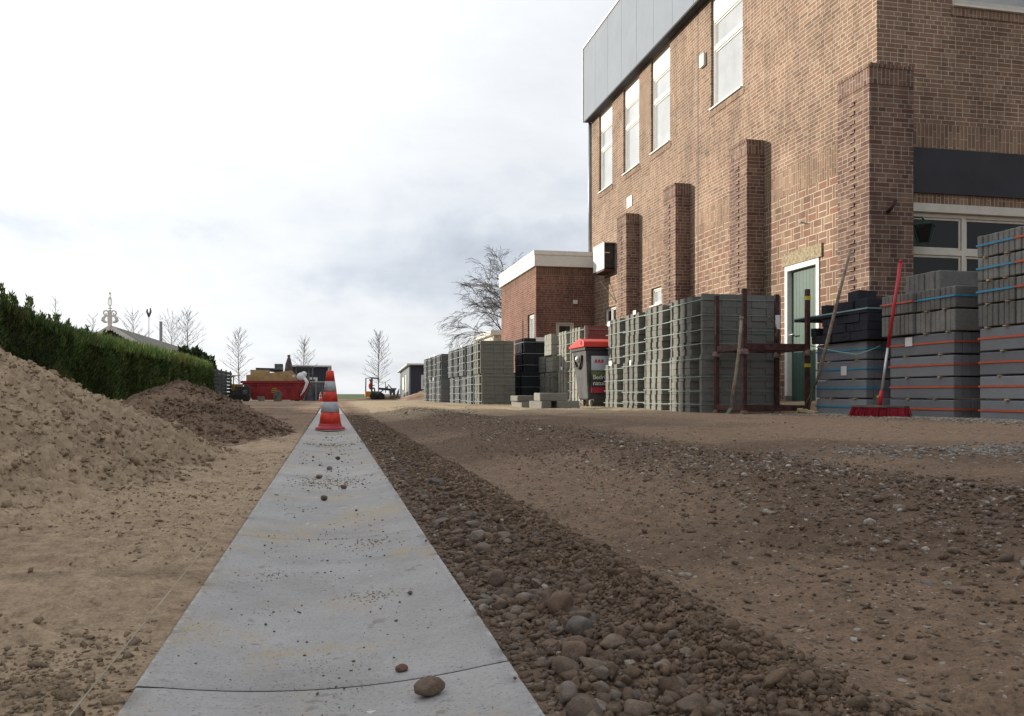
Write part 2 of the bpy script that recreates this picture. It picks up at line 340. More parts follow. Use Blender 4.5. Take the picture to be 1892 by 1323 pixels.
def thatch(t, b, p):
    f = t.m('ADD', t.m('MULTIPLY', t.noise(p, 1.2, 5, 0.7), 0.5), t.m('MULTIPLY', t.noise(p, 9, 4, 0.7), 0.5))
    t.l.new(t.ramp(f, [(0.35, (0.10, 0.10, 0.085)), (0.65, (0.26, 0.235, 0.19))]), b.inputs['Base Color'])
M_ROOF = mat('weathered_roof', rough=0.9, fn=thatch)
M_SKIP = mat('skip_red', (0.30, 0.018, 0.020), 0.5, var=0.28, scale=2.5)
M_PLY = mat('plywood', (0.42, 0.29, 0.135), 0.8, var=0.18, scale=3)
M_STEEL = mat('worn_grey_steel', (0.13, 0.14, 0.15), 0.5, 0.3, var=0.3, scale=4)
M_DARKM = mat('dark_machine', (0.045, 0.045, 0.045), 0.6, var=0.4, scale=5)
M_MUDDY = mat('muddy_metal', (0.14, 0.12, 0.10), 0.8, var=0.4, scale=6)
M_TYRE = mat('tyre_rubber', (0.03, 0.028, 0.026), 0.9, var=0.3)
M_MYEL = mat('machine_yellow', (0.55, 0.38, 0.06), 0.5, var=0.2)
M_MORG = mat('machine_orange', (0.62, 0.25, 0.03), 0.5, var=0.15)
M_HIVIS = mat('hi_vis_orange', (0.75, 0.09, 0.02), 0.6, var=0.1)
M_SKIN = mat('skin', (0.45, 0.28, 0.2), 0.6, var=0.05)
M_JEANS = mat('dark_trousers', (0.05, 0.05, 0.07), 0.8)
M_GREEN = mat('lantern_green', (0.012, 0.045, 0.032), 0.4, var=0.2)
M_LIME = mat('lime_green', (0.16, 0.45, 0.07), 0.5)
M_FIELD = mat('pasture', (0.09, 0.14, 0.05), 0.95, var=0.25, scale=0.1)
M_BAG = mat('white_plastic_sack', (0.75, 0.76, 0.77), 0.5, var=0.05)
M_FENCE = mat('dark_slats', (0.022, 0.030, 0.026), 0.8, var=0.3, scale=5)

# ------------------------------------------------------------------ mesh helpers
class MB:
    def __init__(s): s.v = []; s.f = []; s.mi = []
    def add(s, vs, fs, mi=0):
        o = len(s.v); s.v += [tuple(q) for q in vs]; s.f += [tuple(i+o for i in f) for f in fs]; s.mi += [mi]*len(fs); return s
    def box(s, x0, y0, z0, x1, y1, z1, mi=0, j=0.0):
        q = lambda: random.uniform(-j, j) if j else 0.0
        vs = [(x+q(), y+q(), z+q()) for z in (z0, z1) for x, y in ((x0, y0), (x1, y0), (x1, y1), (x0, y1))]
        return s.add(vs, [(0, 3, 2, 1), (4, 5, 6, 7), (0, 1, 5, 4), (1, 2, 6, 5), (2, 3, 7, 6), (3, 0, 4, 7)], mi)
    def bar(s, a, b, wd, hd, mi=0):
        a, b = Vector(a), Vector(b); d = (b-a).normalized()
        up = Vector((0, 0, 1)) if abs(d.z) < 0.95 else Vector((0, 1, 0))
        sx = d.cross(up).normalized()*wd/2; sz = sx.cross(d).normalized()*hd/2
        vs = [p+i*sx+k*sz for p in (a, b) for i, k in ((-1, -1), (1, -1), (1, 1), (-1, 1))]
        return s.add(vs, [(0, 1, 2, 3), (7, 6, 5, 4), (0, 4, 5, 1), (1, 5, 6, 2), (2, 6, 7, 3), (3, 7, 4, 0)], mi)
    def tube(s, pts, rad, n=8, mi=0, cap=True):
        pts = [Vector(p) for p in pts]; rad = rad if hasattr(rad, '__len__') else [rad]*len(pts)
        o = len(s.v); prev = None
        for i, p in enumerate(pts):
            d = (pts[min(i+1, len(pts)-1)]-pts[max(i-1, 0)]).normalized()
            if prev is None:
                a = d.cross(Vector((0, 0, 1))); a = a.normalized() if a.length > 1e-3 else Vector((1, 0, 0))
            else: a = (prev-d*prev.dot(d)).normalized()
            prev = a; b = d.cross(a)
            for k in range(n):
                t = 2*math.pi*k/n; s.v.append(tuple(p+(a*math.cos(t)+b*math.sin(t))*rad[i]))
        for i in range(len(pts)-1):
            for k in range(n):
                s.f.append((o+i*n+k, o+i*n+(k+1) % n, o+(i+1)*n+(k+1) % n, o+(i+1)*n+k)); s.mi.append(mi)
        if cap:
            s.f.append(tuple(o+k for k in reversed(range(n)))); s.f.append(tuple(o+(len(pts)-1)*n+k for k in range(n))); s.mi += [mi, mi]
        return s
    def lathe(s, prof, c=(0, 0, 0), n=32, mi=0):
        o = len(s.v)
        for r, z in prof:
            for k in range(n):
                t = 2*math.pi*k/n; s.v.append((c[0]+r*math.cos(t), c[1]+r*math.sin(t), c[2]+z))
        for i in range(len(prof)-1):
            for k in range(n):
                s.f.append((o+i*n+k, o+i*n+(k+1) % n, o+(i+1)*n+(k+1) % n, o+(i+1)*n+k)); s.mi.append(mi)
        s.f.append(tuple(o+k for k in reversed(range(n)))); s.f.append(tuple(o+(len(prof)-1)*n+k for k in range(n))); s.mi += [mi, mi]
        return s
    def prism(s, poly, axis, a, b, mi=0):
        # poly: 2-D outline in the two remaining axes, extruded from a to b along axis
        def P(q, t): return {'x': (t, q[0], q[1]), 'y': (q[0], t, q[1]), 'z': (q[0], q[1], t)}[axis]
        n = len(poly); vs = [P(q, a) for q in poly]+[P(q, b) for q in poly]
        return s.add(vs, [tuple(range(n)), tuple(range(2*n-1, n-1, -1))]+[(i, i+n, (i+1) % n+n, (i+1) % n) for i in range(n)], mi)
    def ball(s, c, r, n=10, m=7, mi=0, sc=(1, 1, 1)):
        o = len(s.v)
        for i in range(m+1):
            ph = math.pi*i/m
            for k in range(n):
                t = 2*math.pi*k/n; s.v.append((c[0]+r*sc[0]*math.sin(ph)*math.cos(t), c[1]+r*sc[1]*math.sin(ph)*math.sin(t), c[2]+r*sc[2]*math.cos(ph)))
        for i in range(m):
            for k in range(n):
                s.f.append((o+i*n+k, o+(i+1)*n+k, o+(i+1)*n+(k+1) % n, o+i*n+(k+1) % n)); s.mi.append(mi)
        return s
    def build(s, name, mats, parent=None, smooth=False, bevel=0.0, seg=2, local=False):
        me = bpy.data.meshes.new(name)
        off = Vector((0, 0, 0)) if (parent is None or local) else wloc(parent)
        me.from_pydata([(v[0]-off.x, v[1]-off.y, v[2]-off.z) for v in s.v], [], s.f)
        for m in (mats if isinstance(mats, (list, tuple)) else [mats]): me.materials.append(m)
        me.polygons.foreach_set('material_index', s.mi)
        if smooth: me.polygons.foreach_set('use_smooth', [True]*len(me.polygons))
        me.update()
        o = bpy.data.objects.new(name, me); COL.objects.link(o); o.parent = parent
        if bevel:
            b = o.modifiers.new('bevel', 'BEVEL'); b.width = bevel; b.segments = seg; b.limit_method = 'ANGLE'
        return o
def wloc(o):
    v = Vector(o.location)
    while o.parent: o = o.parent; v += Vector(o.location)
    return v
def tag(o, label=None, cat=None, group=None, kind=None):
    if label: o['label'] = label
    if cat: o['category'] = cat
    if group: o['group'] = group
    if kind: o['kind'] = kind
    return o
def thing(name, loc, label, cat, group=None, rz=0.0):
    o = bpy.data.objects.new(name, None); o.empty_display_size = 0.1; COL.objects.link(o)
    o.location = loc; o.rotation_euler = (0, 0, rz); return tag(o, label, cat, group)
def copy_tree(o, parent=None):
    c = o.copy(); COL.objects.link(c); c.parent = parent
    for ch in [q for q in bpy.data.objects if q.parent == o and q is not c]: copy_tree(ch, c)
    return c
def npmesh(name, V, Fq, material, tint=None, smooth=True, parent=None):
    me = bpy.data.meshes.new(name); nv = len(V); k = Fq.shape[1]; nf = len(Fq)
    me.vertices.add(nv); me.vertices.foreach_set('co', V.astype(np.float32).ravel())
    me.loops.add(nf*k); me.loops.foreach_set('vertex_index', Fq.astype(np.int32).ravel())
    me.polygons.add(nf); me.polygons.foreach_set('loop_start', np.arange(0, nf*k, k, dtype=np.int32))
    try: me.polygons.foreach_set('loop_total', np.full(nf, k, dtype=np.int32))
    except Exception: pass
    me.polygons.foreach_set('use_smooth', np.full(nf, smooth))
    me.update(calc_edges=True); me.materials.append(material)
    if tint is not None:
        a = me.attributes.new('tint', 'FLOAT_COLOR', 'POINT')
        a.data.foreach_set('color', np.concatenate([tint, np.ones((nv, 1))], 1).astype(np.float32).ravel())
    o = bpy.data.objects.new(name, me); COL.objects.link(o); o.parent = parent; return o

# ------------------------------------------------------------------ noise
def hsh(ix, iy, sd):
    h = (ix.astype(np.int64)*374761393 + iy.astype(np.int64)*668265263 + sd*974634777) & 0xffffffff
    h = ((h ^ (h >> 13))*1274126177) & 0xffffffff
    h = ((h ^ (h >> 16))*2246822519) & 0xffffffff
    return ((h ^ (h >> 15)) & 0xffffff)/float(0xffffff)
def vn(x, y, sd=0):
    x = np.asarray(x, float); y = np.asarray(y, float)
    ix = np.floor(x); iy = np.floor(y); fx = x-ix; fy = y-iy
    fx = fx*fx*fx*(fx*(fx*6-15)+10); fy = fy*fy*fy*(fy*(fy*6-15)+10)
    a = hsh(ix, iy, sd); b = hsh(ix+1, iy, sd); c = hsh(ix, iy+1, sd); d = hsh(ix+1, iy+1, sd)
    return (a*(1-fx)+b*fx)*(1-fy)+(c*(1-fx)+d*fx)*fy
def fbm(x, y, sc, octv=4, sd=0, gain=0.5):
    s = 0; a = 1; t = 0; x = np.asarray(x, float)*sc; y = np.asarray(y, float)*sc
    for o in range(octv):
        s = s+a*vn(x, y, sd+o*17); t += a; a *= gain
        x, y = x*1.62+y*1.18+3.7, y*1.62-x*1.18+1.9
    return s/t-0.5
def billow(x, y, sc, octv=3, sd=0, gain=0.5):
    s = 0; a = 1; t = 0; x = np.asarray(x, float)*sc; y = np.asarray(y, float)*sc
    for o in range(octv):
        s = s+a*(1-np.abs(2*vn(x, y, sd+o*13)-1)**0.8); t += a; a *= gain
        x, y = x*1.62+y*1.18+5.1, y*1.62-x*1.18+2.3
    return s/t
def ss(a, b, x):
    t = np.clip((np.asarray(x, float)-a)/(b-a), 0, 1); return t*t*(3-2*t)
def bump1(x, c, wd): return np.exp(-((x-c)/wd)**2)

# ------------------------------------------------------------------ terrain
def far_drop(y): return -0.25*ss(24, 78, y)
def ground_h(x, y, fine=True):
    x = np.asarray(x, float); y = np.asarray(y, float)
    h = far_drop(np.maximum(y, 0))
    h = h + 0.075*ss(0.22, 1.5, x)*(1-ss(24, 40, y)*0.6)
    h = h + 0.11*ss(5.5, 6.9, x)*(1-ss(22, 30, y))
    h = h - 0.018*(1-ss(0.0, 0.30, np.abs(x)-0.05))
    inner = (np.abs(x) < 0.197) & (y < 40)
    wr = bump1(x, 1.18+0.05*np.sin(y*0.9), 0.20)*(1-ss(11, 16, y))         # ridge of loose gravel scraped aside
    h = h + 0.030*wr
    b1 = bump1(x, 0.30, 0.10)*(x > 0.2)*(1-ss(8, 14, y))
    h = h - 0.012*b1
    h = h + 0.022*bump1(x, 0.44, 0.05)*(0.4+0.9*vn(x*0+3, y*3.0, 5))*(x > 0.2)*(1-ss(6, 12, y))
    if fine:
        near = 1-ss(12, 40, np.hypot(x, y))
        h = h + 0.035*fbm(x, y, 0.35, 3, 3)*ss(0.25, 2.0, np.abs(x))
        h = h + near*(0.014*fbm(x, y, 2.2, 5, 11, 0.6)*ss(0.2, 0.35, np.abs(x)))
        cl = ss(0.02, 0.30, fbm(x, y, 1.6, 3, 23)+0.55*wr+0.6*b1+0.12*(x > 0.2)*ss(3, 9, y)-0.02)
        h = h + near*cl*0.024*(billow(x, y, 17, 4, 31)-0.45)*ss(0.19, 0.24, np.abs(x))
        sl_ = (x < -0.2)
        tr = ss(0.05, 0.22, fbm(x, y*1.5, 1.8, 3, 57))
        wl = ss(0.21, 0.40, np.abs(x))
        h = h + near*sl_*wl*(0.060*fbm(x+y*0.25, y, 3.0, 5, 41, 0.58)-0.012+0.045*tr*(billow(x, y, 13, 4, 43)-0.5)-0.030*np.clip(0.10-np.abs(fbm(x*0.7+y*0.3, y*1.6-x*0.5, 2.2, 3, 71)), 0, 1))
        h = h + near*sl_*0.010*(billow(x, y*1.5, 20, 4, 47, 0.6)-0.5)*(0.3+ss(0.4, 0.65, vn(x*2.7, y*2.3, 48)))*ss(0.20, 0.24, np.abs(x))
        lug = bump1(x, 0.78, 0.20)*(1-ss(7, 10, y))
        h = h + 0.0045*lug*np.sin(2*np.pi*(y*9+1.2*np.abs(x-0.78)*9*0.5)+2.0*fbm(x, y, 3, 2, 9))*ss(-0.15, 0.15, fbm(x, y, 1.1, 2, 8)+0.05)
        rx_ = x+0.06*np.sin(y*0.7)
        h = h + near*(x > 0.45)*0.009*(-bump1(rx_, 0.62, 0.05)-bump1(rx_, 0.90, 0.05)-bump1(rx_, 1.75, 0.08)-bump1(rx_, 2.5, 0.10)+0.8*bump1(rx_, 1.95, 0.08)+0.8*bump1(rx_, 2.8, 0.12)-bump1(rx_, 3.7, 0.12)+bump1(rx_, 4.1, 0.12))*(0.5+vn(x*2, y*1.2, 12))
        h = h + near*(x > 0.24)*0.012*(billow(x, y*1.0, 24, 4, 37, 0.6)-0.5)*(0.35+0.65*ss(0.35, 0.6, vn(x*3.3, y*2.1, 38)))
        for c in (2.2, 3.6):
            h = h + 0.010*bump1(x, c, 0.12)*np.sin(2*np.pi*y*6)*near
        tk = ss(8, 11, y)*(1-ss(26, 34, y))*(x > 0.3)
        h = h + tk*0.030*(np.abs(fbm(x*0.25+y*0.10, y*1.3, 1.0, 3, 91))*-2+0.3)
    h = np.where(inner, -0.07+far_drop(np.maximum(y, 0)), h)
    return h
def gz(x, y): return float(ground_h(np.array([x]), np.array([y]))[0])
SANDC = np.array([0.435, 0.325, 0.220]); DIRTC = np.array([0.275, 0.190, 0.130]); DARKC = np.array([0.150, 0.104, 0.074])
PALES = np.array([0.42, 0.335, 0.225]); GRASS = np.array([0.085, 0.125, 0.05])
def ground_c(x, y):
    x = np.asarray(x, float); y = np.asarray(y, float)
    def mx(a, b, t): return a*(1-t[:, None])+b*t[:, None]
    c = np.repeat(DIRTC[None], len(x), 0)
    c = mx(c, DARKC+0*c, ss(-0.05, 0.25, fbm(x, y, 1.3, 4, 5)+0.3*bump1(x, 1.25, 0.35)*(1-ss(12, 16, y))+0.25*ss(3, 8, y)*(1-ss(8, 10, y))*(x > 0.2)*(x < 3))*0.8)
    c = mx(c, DIRTC*1.25+0*c, ss(1.6, 3.5, x)*(1-ss(10, 14, y))*0.6)
    left = 1-ss(-0.205, -0.195, x)
    lw = left*(1-ss(5.5, 9, y+0.8*fbm(x, y, 1.0, 3, 15)))
    c = mx(c, SANDC*1.18+0*c, lw*(0.80+0.5*fbm(x, y, 2.0, 4, 19)).clip(0, 1))
    c = mx(c, SANDC*0.66+0*c, lw*ss(0.10, 0.24, fbm(x, y*1.4, 2.9, 5, 25))*0.75)
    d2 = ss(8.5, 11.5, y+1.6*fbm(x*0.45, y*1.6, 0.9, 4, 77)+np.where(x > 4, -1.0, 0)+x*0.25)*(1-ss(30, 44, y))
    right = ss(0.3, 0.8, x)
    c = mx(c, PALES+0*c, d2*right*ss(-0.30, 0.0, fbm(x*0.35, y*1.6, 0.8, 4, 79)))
    c = mx(c, PALES*0.9+0*c, left*ss(14, 20, y)*(1-ss(30, 44, y))*ss(0.0, 0.15, fbm(x*0.4, y, 0.9, 3, 81))*0.6)
    g = ss(80, 88, y+6*fbm(x, y, 0.1, 2, 83))
    c = mx(c, GRASS+0*c, np.maximum(g, ss(22, 30, np.abs(x))*ss(30, 50, y)))
    return c

def polar(r0, r1, ratio, angs):
    rs = [r0]
    while rs[-1] < r1: rs.append(rs[-1]*ratio)
    rs = np.array(rs); RR, AA = np.meshgrid(rs, angs, indexing='ij')
    return RR*np.sin(AA), RR*np.cos(AA), len(rs), len(angs)
def quads(nr, na):
    i = np.arange(nr*na).reshape(nr, na)
    return np.stack([i[:-1, :-1], i[:-1, 1:], i[1:, 1:], i[1:, :-1]], -1).reshape(-1, 4)[:, ::-1]
a0, a1 = YAW-R(37), YAW+R(37)
angs = np.concatenate([np.linspace(-math.pi, a0, 50)[:-1], np.linspace(a0, a1, 600), np.linspace(a1, math.pi, 50)[1:]])
rs = [0.30]
while rs[-1] < 3500: rs.append(rs[-1]*(1.0065 if rs[-1] < 60 else 1.05))
rs = np.array([0.02]+rs); RR, AA = np.meshgrid(rs, angs, indexing='ij')
gx, gy = (RR*np.sin(AA)).ravel(), (RR*np.cos(AA)).ravel()
gh = ground_h(gx, gy)
near_cam = np.hypot(gx, gy) < 0.29
gh = np.where(near_cam, -0.08, gh)
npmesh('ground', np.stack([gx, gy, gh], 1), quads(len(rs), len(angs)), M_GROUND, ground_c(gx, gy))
tag(bpy.data.objects['ground'], kind='structure')

# ------------------------------------------------------------------ heaps
def heap(name, cx, cy, rx, ry, hgt, sd, cols, label, cat, rng, arange, rough, pw=1.0, ratio=1.0045, na=460, sky_rot=0.0, lumps=0):
    X, Y, nr, na_ = polar(rng[0], rng[1], ratio, np.linspace(arange[0], arange[1], na)); X = X.ravel(); Y = Y.ravel()
    dx, dy = X-cx, Y-cy
    ca, sa = math.cos(sky_rot), math.sin(sky_rot)
    ex, ey = (dx*ca+dy*sa)/rx, (-dx*sa+dy*ca)/ry
    q = np.sqrt(ex**2+ey**2+0.012)
    wob = 1+0.22*fbm(X, Y, 0.9, 3, sd)
    h = hgt*(1-q*wob)
    h = h + 0.10*fbm(X, Y, 1.4, 3, sd+3)*np.clip(h/hgt*4, 0, 1)
    h = np.where(h < 0, h*0.25, h)
    up = np.clip((h+0.04)/0.08, 0, 1)
    h = h + up*rough*(0.030*(billow(X, Y, 5, 2, sd+5)-0.5)+0.042*(billow(X, Y, 13, 4, sd+7)-0.5)+0.020*(billow(X, Y, 34, 3, sd+9)-0.5))
    Z = ground_h(X, Y, False)+h
    keep = (h > -0.035).reshape(nr, na_); kq = keep[:-1, :-1] | keep[1:, 1:] | keep[1:, :-1] | keep[:-1, 1:]
    Q = quads(nr, na_)[kq.ravel()]
    used = np.unique(Q); mp = np.zeros(nr*na_, int); mp[used] = np.arange(len(used))
    t = np.clip(0.5+1.8*fbm(X, Y, 1.5, 4, sd+20), 0, 1)
    c = cols[0][None]*(1-t[:, None])+cols[1][None]*t[:, None]
    V0, Q0, C0 = np.stack([X, Y, Z], 1)[used], mp[Q], c[used]
    T0 = np.concatenate([Q0[:, [0, 1, 2]], Q0[:, [0, 2, 3]]])
    if lumps:
        ok = np.where((h > 0.0) & (np.hypot(X, Y) < 12))[0]; ok = RNG.choice(ok, lumps); ok = ok[fbm(X[ok], Y[ok], 3.0, 3, sd+77)+0.25*RNG.random(len(ok)) > 0.02]
        zz_ = Z[ok]; m_ = len(ok); rd = np.hypot(X[ok], Y[ok])
        v2, f2, c2 = scatter(X[ok], Y[ok], RNG.lognormal(math.log(0.0034), 0.55, m_).clip(0.0015, 0.018)*np.clip(rd/3, 0.7, 1.8), c[ok]*RNG.uniform(0.75, 1.05, (m_, 1)), rough=0.75, flat=(0.5, 0.9), sink=0.42, zf=lambda a, b: zz_)
        V0, T0, C0 = join([(V0, T0, C0), (v2, f2, c2)])
    o = npmesh(name, V0, T0, M_HEAP, C0)
    tag(o, label, cat)
    return o
# ------------------------------------------------------------------ pebbles
def icos(sub):
    import bmesh
    bm = bmesh.new(); bmesh.ops.create_icosphere(bm, subdivisions=sub, radius=1.0)
    v = np.array([q.co[:] for q in bm.verts]); f = np.array([[q.index for q in p.verts] for p in bm.faces]); bm.free(); return v, f
RNG = np.random.default_rng(5)
def scatter(xs, ys, size, colr, sub=1, flat=(0.5, 0.9), rough=0.22, sink=0.25, zf=None):
    v, f = icos(sub); n = len(xs)
    sc = np.stack([RNG.uniform(0.75, 1.35, n), RNG.uniform(0.7, 1.1, n), RNG.uniform(*flat, n)], 1)*size[:, None]
    freq = RNG.uniform(1.2, 2.6, (n, 3)); ph = RNG.uniform(0, 6.28, (n, 3))
    a = v[None]
    d = 1+rough*(np.sin(a[..., 0]*freq[:, None, 0]+ph[:, None, 0])*np.sin(a[..., 1]*freq[:, None, 1]+ph[:, None, 1])+0.6*np.sin(a[..., 2]*2.2*freq[:, None, 2]+a[..., 0]*2+ph[:, None, 2]))
    d = d + rough*0.5*(RNG.random((n, len(v)))-0.5)
    U = a*d[..., None]
    if sub >= 2:                                       # broken faces on the bigger stones
        for k in range(6):
            nm = RNG.normal(size=(n, 3)); nm /= np.linalg.norm(nm, axis=1, keepdims=True)
            dd = np.einsum('nvk,nk->nv', U, nm); U = U-(np.clip(dd-RNG.uniform(0.45, 0.9, n)[:, None], 0, None)*0.9)[..., None]*nm[:, None]
    P = U*sc[:, None]
    an = RNG.uniform(0, 6.28, n); tl = RNG.normal(0, 0.28, n); ca, sa, ct, st = np.cos(an), np.sin(an), np.cos(tl), np.sin(tl)
    x1 = P[..., 0]*ct[:, None]+P[..., 2]*st[:, None]; z1 = -P[..., 0]*st[:, None]+P[..., 2]*ct[:, None]
    X = x1*ca[:, None]-P[..., 1]*sa[:, None]+xs[:, None]; Y = x1*sa[:, None]+P[..., 1]*ca[:, None]+ys[:, None]
    base = ground_h(xs, ys) if zf is None else zf(xs, ys)
    Z = z1+(base+size*flat[0]*(1-sink*2))[:, None]
    V = np.stack([X, Y, Z], -1).reshape(-1, 3)
    Fc = (f[None]+(np.arange(n)*len(v))[:, None, None]).reshape(-1, 3)
    C = np.repeat(colr, len(v), 0)
    return V, Fc, C
def join(parts):
    Vs, Fs, Cs, o = [], [], [], 0
    for V, Fc, C in parts: Vs.append(V); Fs.append(Fc+o); Cs.append(C); o += len(V)
    return np.concatenate(Vs), np.concatenate(Fs), np.concatenate(Cs)
def ydist(n, y0, y1): return y0*(y1/y0)**RNG.random(n)          # denser near the camera, where single stones can be told apart
STC = np.array([[0.20, 0.15, 0.115], [0.24, 0.18, 0.14], [0.27, 0.22, 0.18], [0.17, 0.12, 0.095], [0.21, 0.18, 0.16], [0.31, 0.25, 0.20], [0.16, 0.125, 0.105], [0.25, 0.175, 0.125]])
def stc(n, pale=0.06):
    c = STC[RNG.integers(0, len(STC), n)]*RNG.uniform(0.7, 1.15, (n, 1)); p = RNG.random(n) < pale
    c[p] = np.array([0.50, 0.46, 0.40])*RNG.uniform(0.7, 1.1, (p.sum(), 1)); return c
def dirtc(n): return DIRTC[None]*RNG.uniform(0.48, 0.92, (n, 1))
heap('sand_heap', -2.5, 4.1, 2.0, 2.6, 0.98, 201, (SANDC*0.80, SANDC*1.02), 'large heap of lumpy pale brown sand at left in front of hedge', 'sand heap',
     (1.5, 10.5), (R(-75), R(-1)), 1.7, na=700, sky_rot=0.3, lumps=30000)
heap('soil_heap', -1.35, 8.1, 0.92, 2.6, 0.47, 301, (DARKC*0.95, DIRTC*1.05), 'low heap of dark brown soil between sand heap and gutter', 'soil heap',
     (4.4, 15.5), (R(-30), R(2)), 1.6, na=460, sky_rot=0.15, lumps=14000)
X_, Y_ = ray(800, 58)
heap('soil_heap', X_, Y_, 2.6, 3.0, 0.95, 401, (DARKC*1.1, DIRTC*1.5), 'small mound of brown soil beside the grey shed, behind the farthest pavers', 'soil heap', (52, 64), (R(-6), R(14)), 1.0, na=160)
X_, Y_ = ray(728, 78)
heap('soil_heap', X_, Y_, 4.0, 2.0, 0.55, 431, (DARKC*0.8, DIRTC), 'flat bank of dark soil under the mini loader bucket', 'soil heap', (70, 86), (R(-6), R(14)), 1.0, na=160)

P = []
n = 5200; ys = ydist(n, 0.5, 14); xs = 0.206+0.21*RNG.beta(1.1, 1.6, n); P.append(scatter(xs, ys, RNG.lognormal(math.log(0.0038), 0.50, n).clip(0.0015, 0.013), stc(n, 0.04)*0.9, sink=0.40, rough=0.26))
n = 120; ys = ydist(n, 0.6, 9); xs = 0.222+0.15*RNG.beta(1.3, 1.6, n); P.append(scatter(xs, ys, RNG.uniform(0.009, 0.019, n), stc(n, 0.05)*0.95, sub=3, sink=0.25, rough=0.24))
n = 380; ys = ydist(n, 0.55, 12); xs = 0.215+0.20*RNG.beta(1.2, 1.6, n); P.append(scatter(xs, ys, RNG.uniform(0.006, 0.012, n), stc(n, 0.05)*0.85, sub=2, sink=0.3, rough=0.2))
n = 1500; ys = ydist(n, 0.55, 10); xs = 0.21+0.26*RNG.beta(1.7, 1.5, n); P.append(scatter(xs, ys, RNG.lognormal(math.log(0.0058), 0.35, n).clip(0.003, 0.014), dirtc(n)*0.9, sub=2, rough=0.42, flat=(0.6, 0.95), sink=0.35))
n = 30000; ys = ydist(n, 0.55, 12); xs = 0.206+0.30*RNG.beta(1.7, 1.7, n); P.append(scatter(xs, ys, RNG.lognormal(math.log(0.0021), 0.55, n).clip(0.0008, 0.010), dirtc(n)*0.95, rough=0.75, flat=(0.6, 0.95), sink=0.3))
n = 7500; ys = ydist(n, 0.8, 15); xs = 1.18+0.05*np.sin(ys*0.9)+RNG.normal(0, 0.17, n); P.append(scatter(xs, ys, RNG.lognormal(math.log(0.0040), 0.45, n).clip(0.0015, 0.013), stc(n, 0.22)*1.15, sink=0.40))
n = 11000; ys = ydist(n, 0.8, 13); xs = 1.26+RNG.normal(0, 0.23, n); P.append(scatter(xs, ys, RNG.lognormal(math.log(0.0028), 0.45, n).clip(0.0015, 0.014), dirtc(n)*0.85, rough=0.5, sink=0.3))
n = 13000; ys = ydist(n, 0.6, 14); xs = np.where(RNG.random(n) < 0.6, RNG.uniform(0.42, 6.0, n)*np.minimum(1, ys/5+0.2), RNG.uniform(0.42, 1.0, n)).clip(0.42, 6.5)
P.append(scatter(xs, ys, RNG.lognormal(math.log(0.0020), 0.58, n).clip(0.0008, 0.011), np.where(RNG.random((n, 1)) < 0.35, stc(n, 0.3), dirtc(n)*0.85), flat=(0.3, 0.7), rough=0.4, sink=0.42))
v, f, c = join(P); keep = None
o = npmesh('gravel', v, f, M_STONE, c); tag(o, 'loose brown gravel and clods scattered over the dirt right of the gutter', 'gravel', kind='stuff')
# pale chippings swept up in front of the kerbstone stacks and in the yard
P = []
n = 4200; t = RNG.random(n); ys = 5.0+3.6*t; xs = 5.38-RNG.gamma(1.3, 0.16, n); cc = np.array([0.46, 0.43, 0.36])[None]*RNG.uniform(0.5, 1.2, (n, 1)); P.append(scatter(xs, ys, RNG.uniform(0.005, 0.014, n), cc, flat=(0.4, 0.8)))
n = 1500; xs = 2.45+RNG.normal(0, 0.40, n); ys = 2.75+0.12*(xs-2.0)+RNG.normal(0, 0.16, n); cc = np.array([0.44, 0.42, 0.39])[None]*RNG.uniform(0.35, 1.15, (n, 1)); P.append(scatter(xs, ys, RNG.uniform(0.003, 0.009, n), cc, flat=(0.4, 0.8)))
v, f, c = join(P); o = npmesh('pale_chippings', v, f, M_STONE, c); tag(o, 'pale grey stone chippings spread on dirt and along the kerbstone stacks', 'chippings', kind='stuff')
# sand crumbs left of the gutter
n = 22000; ys = ydist(n, 0.6, 7); xs = -0.204-RNG.gamma(1.4, 0.45, n)*np.minimum(1, 0.3+ys/4); ok = (xs > -2.6) & (vn(xs*3.1, ys*2.2, 66)+0.35*RNG.random(n) > 0.80); xs, ys = xs[ok], ys[ok]; n = len(xs)
cc = SANDC[None]*RNG.uniform(0.62, 1.0, (n, 1))
v, f, c = scatter(xs, ys, RNG.lognormal(math.log(0.0018), 0.55, n).clip(0.0007, 0.009), cc, flat=(0.45, 0.85), rough=0.7, sink=0.35)
o = npmesh('sand_crumbs', v, f, M_CRUMB, c); tag(o, 'crumbs and small lumps of damp sand on the sandy strip left of the gutter', 'sand crumbs', kind='stuff')

